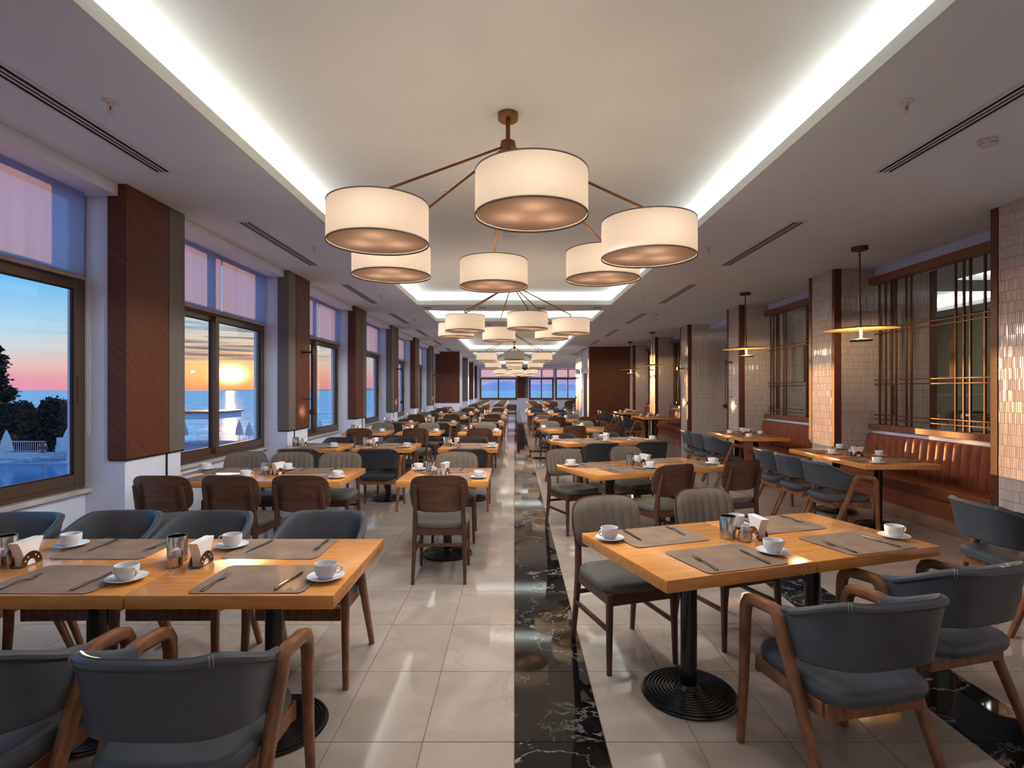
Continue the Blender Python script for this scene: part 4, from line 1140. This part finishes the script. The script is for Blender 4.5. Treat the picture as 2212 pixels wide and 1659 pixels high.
# ------------------------------------------------------------------ buffet room behind the screens
def counter(y, name, label):
    c = thing('buffet_counter', label, 'counter', (6.2, y, 0))
    obj('cabinet', MB().cbox(0, 3.9, 0, .75, 0, .86, .006), 'buffet_wall', c, smooth=False)
    obj('worktop', MB().cbox(-.03, 3.93, -.03, .78, .86, .90, .004), 'sill', c, smooth=False)
    for x in (.35, 1.15, 2.0, 2.85, 3.6): obj('post', MB().tube([(x, .40, .90), (x, .40, 1.78)], .025, n=12), 'alu', c)
    for z in (1.42, 1.72): obj('shelf', MB().cbox(.1, 3.8, .2, .62, z, z+.05, .004), 'alu', c, smooth=False)
    return c
counter(9.15, 'buffet_counter', 'steel shelved buffet counter seen through the nearest bar screen')
def build_chafing():
    e = empty('chafing_dish')
    obj('pan', MB().cbox(-.28, .28, -.18, .18, .10, .17, .02, 2), 'steel', e)
    rows = []
    for t in range(9):
        a = PI*t/8; rows.append([(x, -.18*math.cos(a), .17+.12*math.sin(a)*s) for x, s in ((-.28, 0), (-.26, .7), (-.2, 1), (.2, 1), (.26, .7), (.28, 0))])
    obj('lid', MB().grid(rows), 'steel', e)
    obj('handle', MB().tube([(-.06, -.16, .25), (-.06, -.21, .26), (.06, -.21, .26), (.06, -.16, .25)], .007, n=6), 'black_metal', e)
    for sx in (-1, 1):
        for sy in (-1, 1): obj('leg', MB().tube([(sx*.24, sy*.15, 0), (sx*.24, sy*.15, .11)], .01, n=6), 'steel', e)
    return e
CHF = Kind(build_chafing)
for i, x in enumerate((6.95, 7.8, 8.65, 9.45)): CHF.put((x, 9.40, .901), 0, 'steel chafing dish on the buffet counter, %s from the screen' % ORD[i].replace('front', 'first'), 'chafing dish', 'chafing dishes')
rl = thing('drum_lamp', 'white unlit drum lamp hanging in the buffet room', 'lamp', (8.05, 8.0, 0), 0)
obj('shade', MB().lathe([(.32, 2.05), (.32, 2.36)], 40), 'shade', rl); obj('rod', MB().tube([(0, 0, 2.30), (0, 0, 2.62), (.5, .3, 2.95), (.5, .3, ZU-.002)], .01, n=8).tube([(-.316, 0, 2.33), (.316, 0, 2.33)], .004, n=5), 'brown_metal', rl)
st = thing('standing_table', 'round high table in the buffet room behind the screen', 'table', (6.55, 8.75, 0))
obj('top', MB().lathe([(0, 1.06), (.29, 1.06), (.30, 1.075), (.29, 1.09), (0, 1.09)], 32), 'black_metal', st); obj('post', MB().lathe([(.03, .02), (.03, 1.06)], 14), 'steel', st); obj('base', MB().lathe([(0, 0), (.22, 0), (.22, .012), (.03, .03), (0, .03)], 28), 'steel', st)

# ------------------------------------------------------------------ outside: terrace, pool, planting, sea
ZT = -5.0
te = MB()
for a in ((-90, -60.5, -10, 71), (-60.5, -30, -10, 26), (-60.5, -30, 48.6, 71), (-30, -4.6, -10, 71)): te.box(*a, ZT-.6, ZT)
struct('terrace_ground', te, 'terrace')
struct('pool_basin', MB().box(-60.5, -30, 26, 48.6, ZT-2, ZT-1.6), 'pool_tile')
struct('pool_water', MB().add([(-60.5, 26, ZT-.12), (-30, 26, ZT-.12), (-30, 48.6, ZT-.12), (-60.5, 48.6, ZT-.12)], [(0, 1, 2, 3)]), 'pool')
sea = MB(); rr = [60, 200, 800, 3000, 12000, 50000]; rows = []
for r in rr: rows.append([(r*math.cos(2*PI*k/64), r*math.sin(2*PI*k/64), -14) for k in range(64)])
sea.grid(rows, wrap=True); struct('sea', sea, 'sea')
def hills(name, a0, a1, hmax, dist, seed, m='hill'):
    rnd = random.Random(seed); rows = []; n = 60
    ph = [rnd.uniform(0, 6) for _ in range(6)]
    for j in range(5):
        t = j/4; row = []
        for i in range(n+1):
            az = rd(a0+(a1-a0)*i/n); u = i/n
            env = min(1, u*6, (1-u)*6)
            h = hmax*env*(.62+.2*math.sin(u*7+ph[0])+.13*math.sin(u*17+ph[1])+.05*math.sin(u*41+ph[2]))*math.sin(PI*min(1, t*1.0+.0)*.5)
            d = dist*(1+.12*t); row.append((d*math.sin(az), d*math.cos(az), -14+h))
        rows.append(row)
    return struct(name, MB().grid(rows), m, smooth=True)
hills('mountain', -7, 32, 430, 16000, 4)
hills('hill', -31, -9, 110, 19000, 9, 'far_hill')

def umbrella(x, y, h, label):
    u = thing('closed_umbrella', label, 'umbrella', (x, y, ZT), 0, 'closed terrace umbrellas'); rows = []
    for z, r in ((.95, .42), (1.3, .40), (1.9, .30), (2.4, .18), (2.75, .05), (2.80, .0)):
        rows.append([((r*(1+.16*math.cos(8*2*PI*k/32)))*math.cos(2*PI*k/32), (r*(1+.16*math.cos(8*2*PI*k/32)))*math.sin(2*PI*k/32), z*h/2.8) for k in range(32)])
    obj('canopy', MB().grid(rows, wrap=True), 'umbrella', u)
    obj('pole', MB().tube([(0, 0, .05), (0, 0, h+.06)], .035, n=8), 'white_paint', u)
    obj('foot', MB().cbox(-.45, .45, -.45, .45, 0, .09, .02), 'white_paint', u); return u
umbrella(-46.0, 49.6, 2.9, 'closed pale umbrella beside the pool loungers')
umbrella(-40.75, 49.9, 3.0, 'closed pale umbrella half hidden by the first window frame')
umbrella(-41.3, 68.5, 2.7, 'closed umbrella seen beneath the pavilion roof')
umbrella(-34.4, 68.5, 2.8, 'taller of the two closed umbrellas before the sun glitter')
umbrella(-33.4, 69.0, 2.5, 'shorter of the two closed umbrellas before the sun glitter')
umbrella(-24.4, 68.8, 2.75, 'closed umbrella seen through the third window')
def railing(x0, x1, y, label, z0, h=1.05):
    f = thing('railing', label, 'railing', (x0, y, z0)); L_ = x1-x0; n = max(3, int(L_/.2))
    obj('top_rail', MB().tube([(0, 0, h), (L_, 0, h)], .035, n=8), 'white_paint', f); obj('bottom_rail', MB().tube([(0, 0, .12), (L_, 0, .12)], .025, n=6), 'white_paint', f)
    for i in range(n+1): obj('baluster', MB().tube([(L_*i/n, 0, 0 if i in (0, n) else .12), (L_*i/n, 0, h)], .022, n=6), 'white_paint', f)
    return f
for x0, x1 in ((-60, -43.8), (-42.6, -30)): struct('kerb_wall', MB().box(x0, x1, 52.4, 52.8, ZT, ZT+.58), 'white_paint')
railing(-56, -44.9, 52.5, 'white poolside railing beside the round life ring', ZT+.58)
railing(-42.5, -36, 52.5, 'white poolside railing beyond the white gate post', ZT+.58)
gp = thing('gate_post', 'white block with a short post between two pool railings', 'post', (-43.2, 52.2, ZT)); obj('block', MB().cbox(-.58, .58, 0, .6, 0, 1.25, .02), 'white_paint', gp); obj('post', MB().cbox(-.55, -.2, .1, .45, 1.25, 2.0, .02), 'white_paint', gp)
ring = thing('life_ring', 'red and white life ring on the poolside railing', 'life ring', (-44.85, 52.1, ZT+1.05))
pts = [(.36*math.cos(2*PI*k/28), 0, .36*math.sin(2*PI*k/28)) for k in range(28)]; obj('ring', MB().tube(pts, .10, n=10, closed=True, side=(0, 1, 0)), 'red_ring', ring)
for k in range(4):
    a0 = PI/4+k*PI/2; obj('band', MB().tube([(.36*math.cos(a0+t*.05), 0, .36*math.sin(a0+t*.05)) for t in range(-3, 4)], .108, n=10, side=(0, 1, 0)), 'white_paint', ring)
def lounger(x, y, z, back, label, rz=0):
    l = thing('sun_lounger', label, 'lounger', (x, y, z), rz, 'white sun loungers'); f = MB()
    for s in (0, .62): f.tube([(0, s, .32), (1.35, s, .32), (1.95, s, .32+back)], .03, n=6)
    obj('frame', f, 'white_paint', l); q = MB()
    for i in range(12): x_ = .08+i*.11; q.box(x_, x_+.07, 0, .62, .33, .35)
    for i in range(5): x_ = 1.42+i*.11; z_ = .33+back*(x_-1.35)/.6; q.box(x_, x_+.07, 0, .62, z_, z_+.02)
    obj('slats', q, 'white_paint', l)
    for xx in (.25, 1.25):
        for s in (0, .62): obj('leg', MB().tube([(xx, s, .32), (xx+.12, s, 0)], .03, n=6), 'white_paint', l)
    return l
lounger(-45.2, 49.7, ZT, .35, 'white sun lounger by the pool, next to the umbrella')
lounger(-44.6, 50.9, ZT, .45, 'white sun lounger by the pool, below the life ring')
for i in range(4): lounger(-41.72, 50.15+.03*i, ZT+.24*i, .1, ['bottom', 'second', 'third', 'top'][i]+' lounger of the stack at the end of the pool', PI/2)
def foliage(n, fn, s, seed):
    rnd = random.Random(seed); m = MB()
    for _ in range(n):
        c = Vector(fn(rnd)); R = Matrix.Rotation(rnd.uniform(0, 6.28), 3, 'Z') @ Matrix.Rotation(rnd.uniform(-1.3, 1.3), 3, 'X'); a = s*rnd.uniform(.6, 1.3)
        q = [c+R @ Vector(v) for v in ((-a, 0, -a*.5), (a, 0, -a*.5), (a*.7, .15*a, a*.6), (-a*.6, -.1*a, a*.7))]; m.add(q, [(0, 1, 2, 3)])
    return m
def tree(x, y, h, r, label, seed):
    t = thing('conifer_tree', label, 'tree', (x, y, ZT), 0)
    obj('trunk', MB().tube([(0, 0, 0), (.1, 0, h*.5), (.05, .1, h*.97)], [.32, .2, .05], n=8), 'bark', t)
    rnd0 = random.Random(seed); cl = []
    for k in range(46):
        z = h*rnd0.uniform(.18, 1.0); a = rnd0.uniform(0, 2*PI); rr_ = r*(1.06-z/h)**.8*rnd0.uniform(.35, 1.0); cl.append((rr_*math.cos(a), rr_*math.sin(a), z, .35+.75*(1-z/h)))
    def fn(rnd):
        c = rnd.choice(cl); g = c[3]; return (c[0]+rnd.gauss(0, g*.55), c[1]+rnd.gauss(0, g*.55), c[2]+rnd.gauss(0, g*.30))
    o = obj('foliage', foliage(12000, fn, .16, seed), 'hedge', t, smooth=False); o['kind'] = 'stuff'; return t
tree(-60.3, 63.3, 11.7, 3.5, 'tall dark conifer beyond the pool in the first window', 5)
def hedge(x, y, w, d, h, label, seed):
    t = thing('evergreen_bush', label, 'bush', (x, y, ZT), 0, 'evergreen bushes beyond the pool')
    obj('stem', MB().tube([(0, 0, 0), (.05, 0, h*.6)], [.15, .05], n=6), 'bark', t)
    def fn(rnd):
        a = rnd.uniform(0, 2*PI); q = rnd.uniform(.2, 1)**.5; z = h*rnd.uniform(.0, 1)**.8; s = (1-(z/h)**4*.6)
        return (w*q*math.cos(a)*s, d*q*math.sin(a)*s, z+(rnd.random() < .12)*rnd.uniform(0, .5))
    o = obj('foliage', foliage(6500, fn, .17, seed), 'hedge', t, smooth=False); o['kind'] = 'stuff'; return t
for i, (x, w, h) in enumerate(((-57.2, 2.2, 4.6), (-54.3, 2.2, 5.0), (-51.4, 2.2, 5.1), (-48.5, 2.2, 5.4), (-45.6, 2.2, 5.3), (-42.7, 2.2, 5.0))):
    hedge(x, 57+(i % 2)*.6, w, 1.3, h, 'dark evergreen bush beyond the pool railing, %s from the conifer' % ORD[i].replace('front', 'first'), 20+i)
pv = thing('pavilion', 'flat roofed terrace pavilion seen through the second window', 'pavilion', (-39.6, 64, ZT))
obj('roof', MB().cbox(-12, 5.7, -2, 4, 3.25, 3.95, .03), 'white_paint', pv); obj('roof_cap', MB().cbox(-12.2, 6.0, -2.2, 4.2, 3.95, 4.12, .03), 'grey_panel', pv)
for x in (-8, -2, 4.4): obj('post', MB().cbox(x-.35, x+.35, 0, .7, 0, 3.25, .02), 'white_paint', pv)
obj('low_wall', MB().cbox(-12, 1.2, -1.8, -1.5, 0, .9, .02), 'white_paint', pv)
railing(-40.5, -36, 69.8, 'railing at the terrace edge behind the pavilion', ZT)
railing(-35.5, -31, 70.2, 'railing at the terrace edge beside the twin umbrellas', ZT)
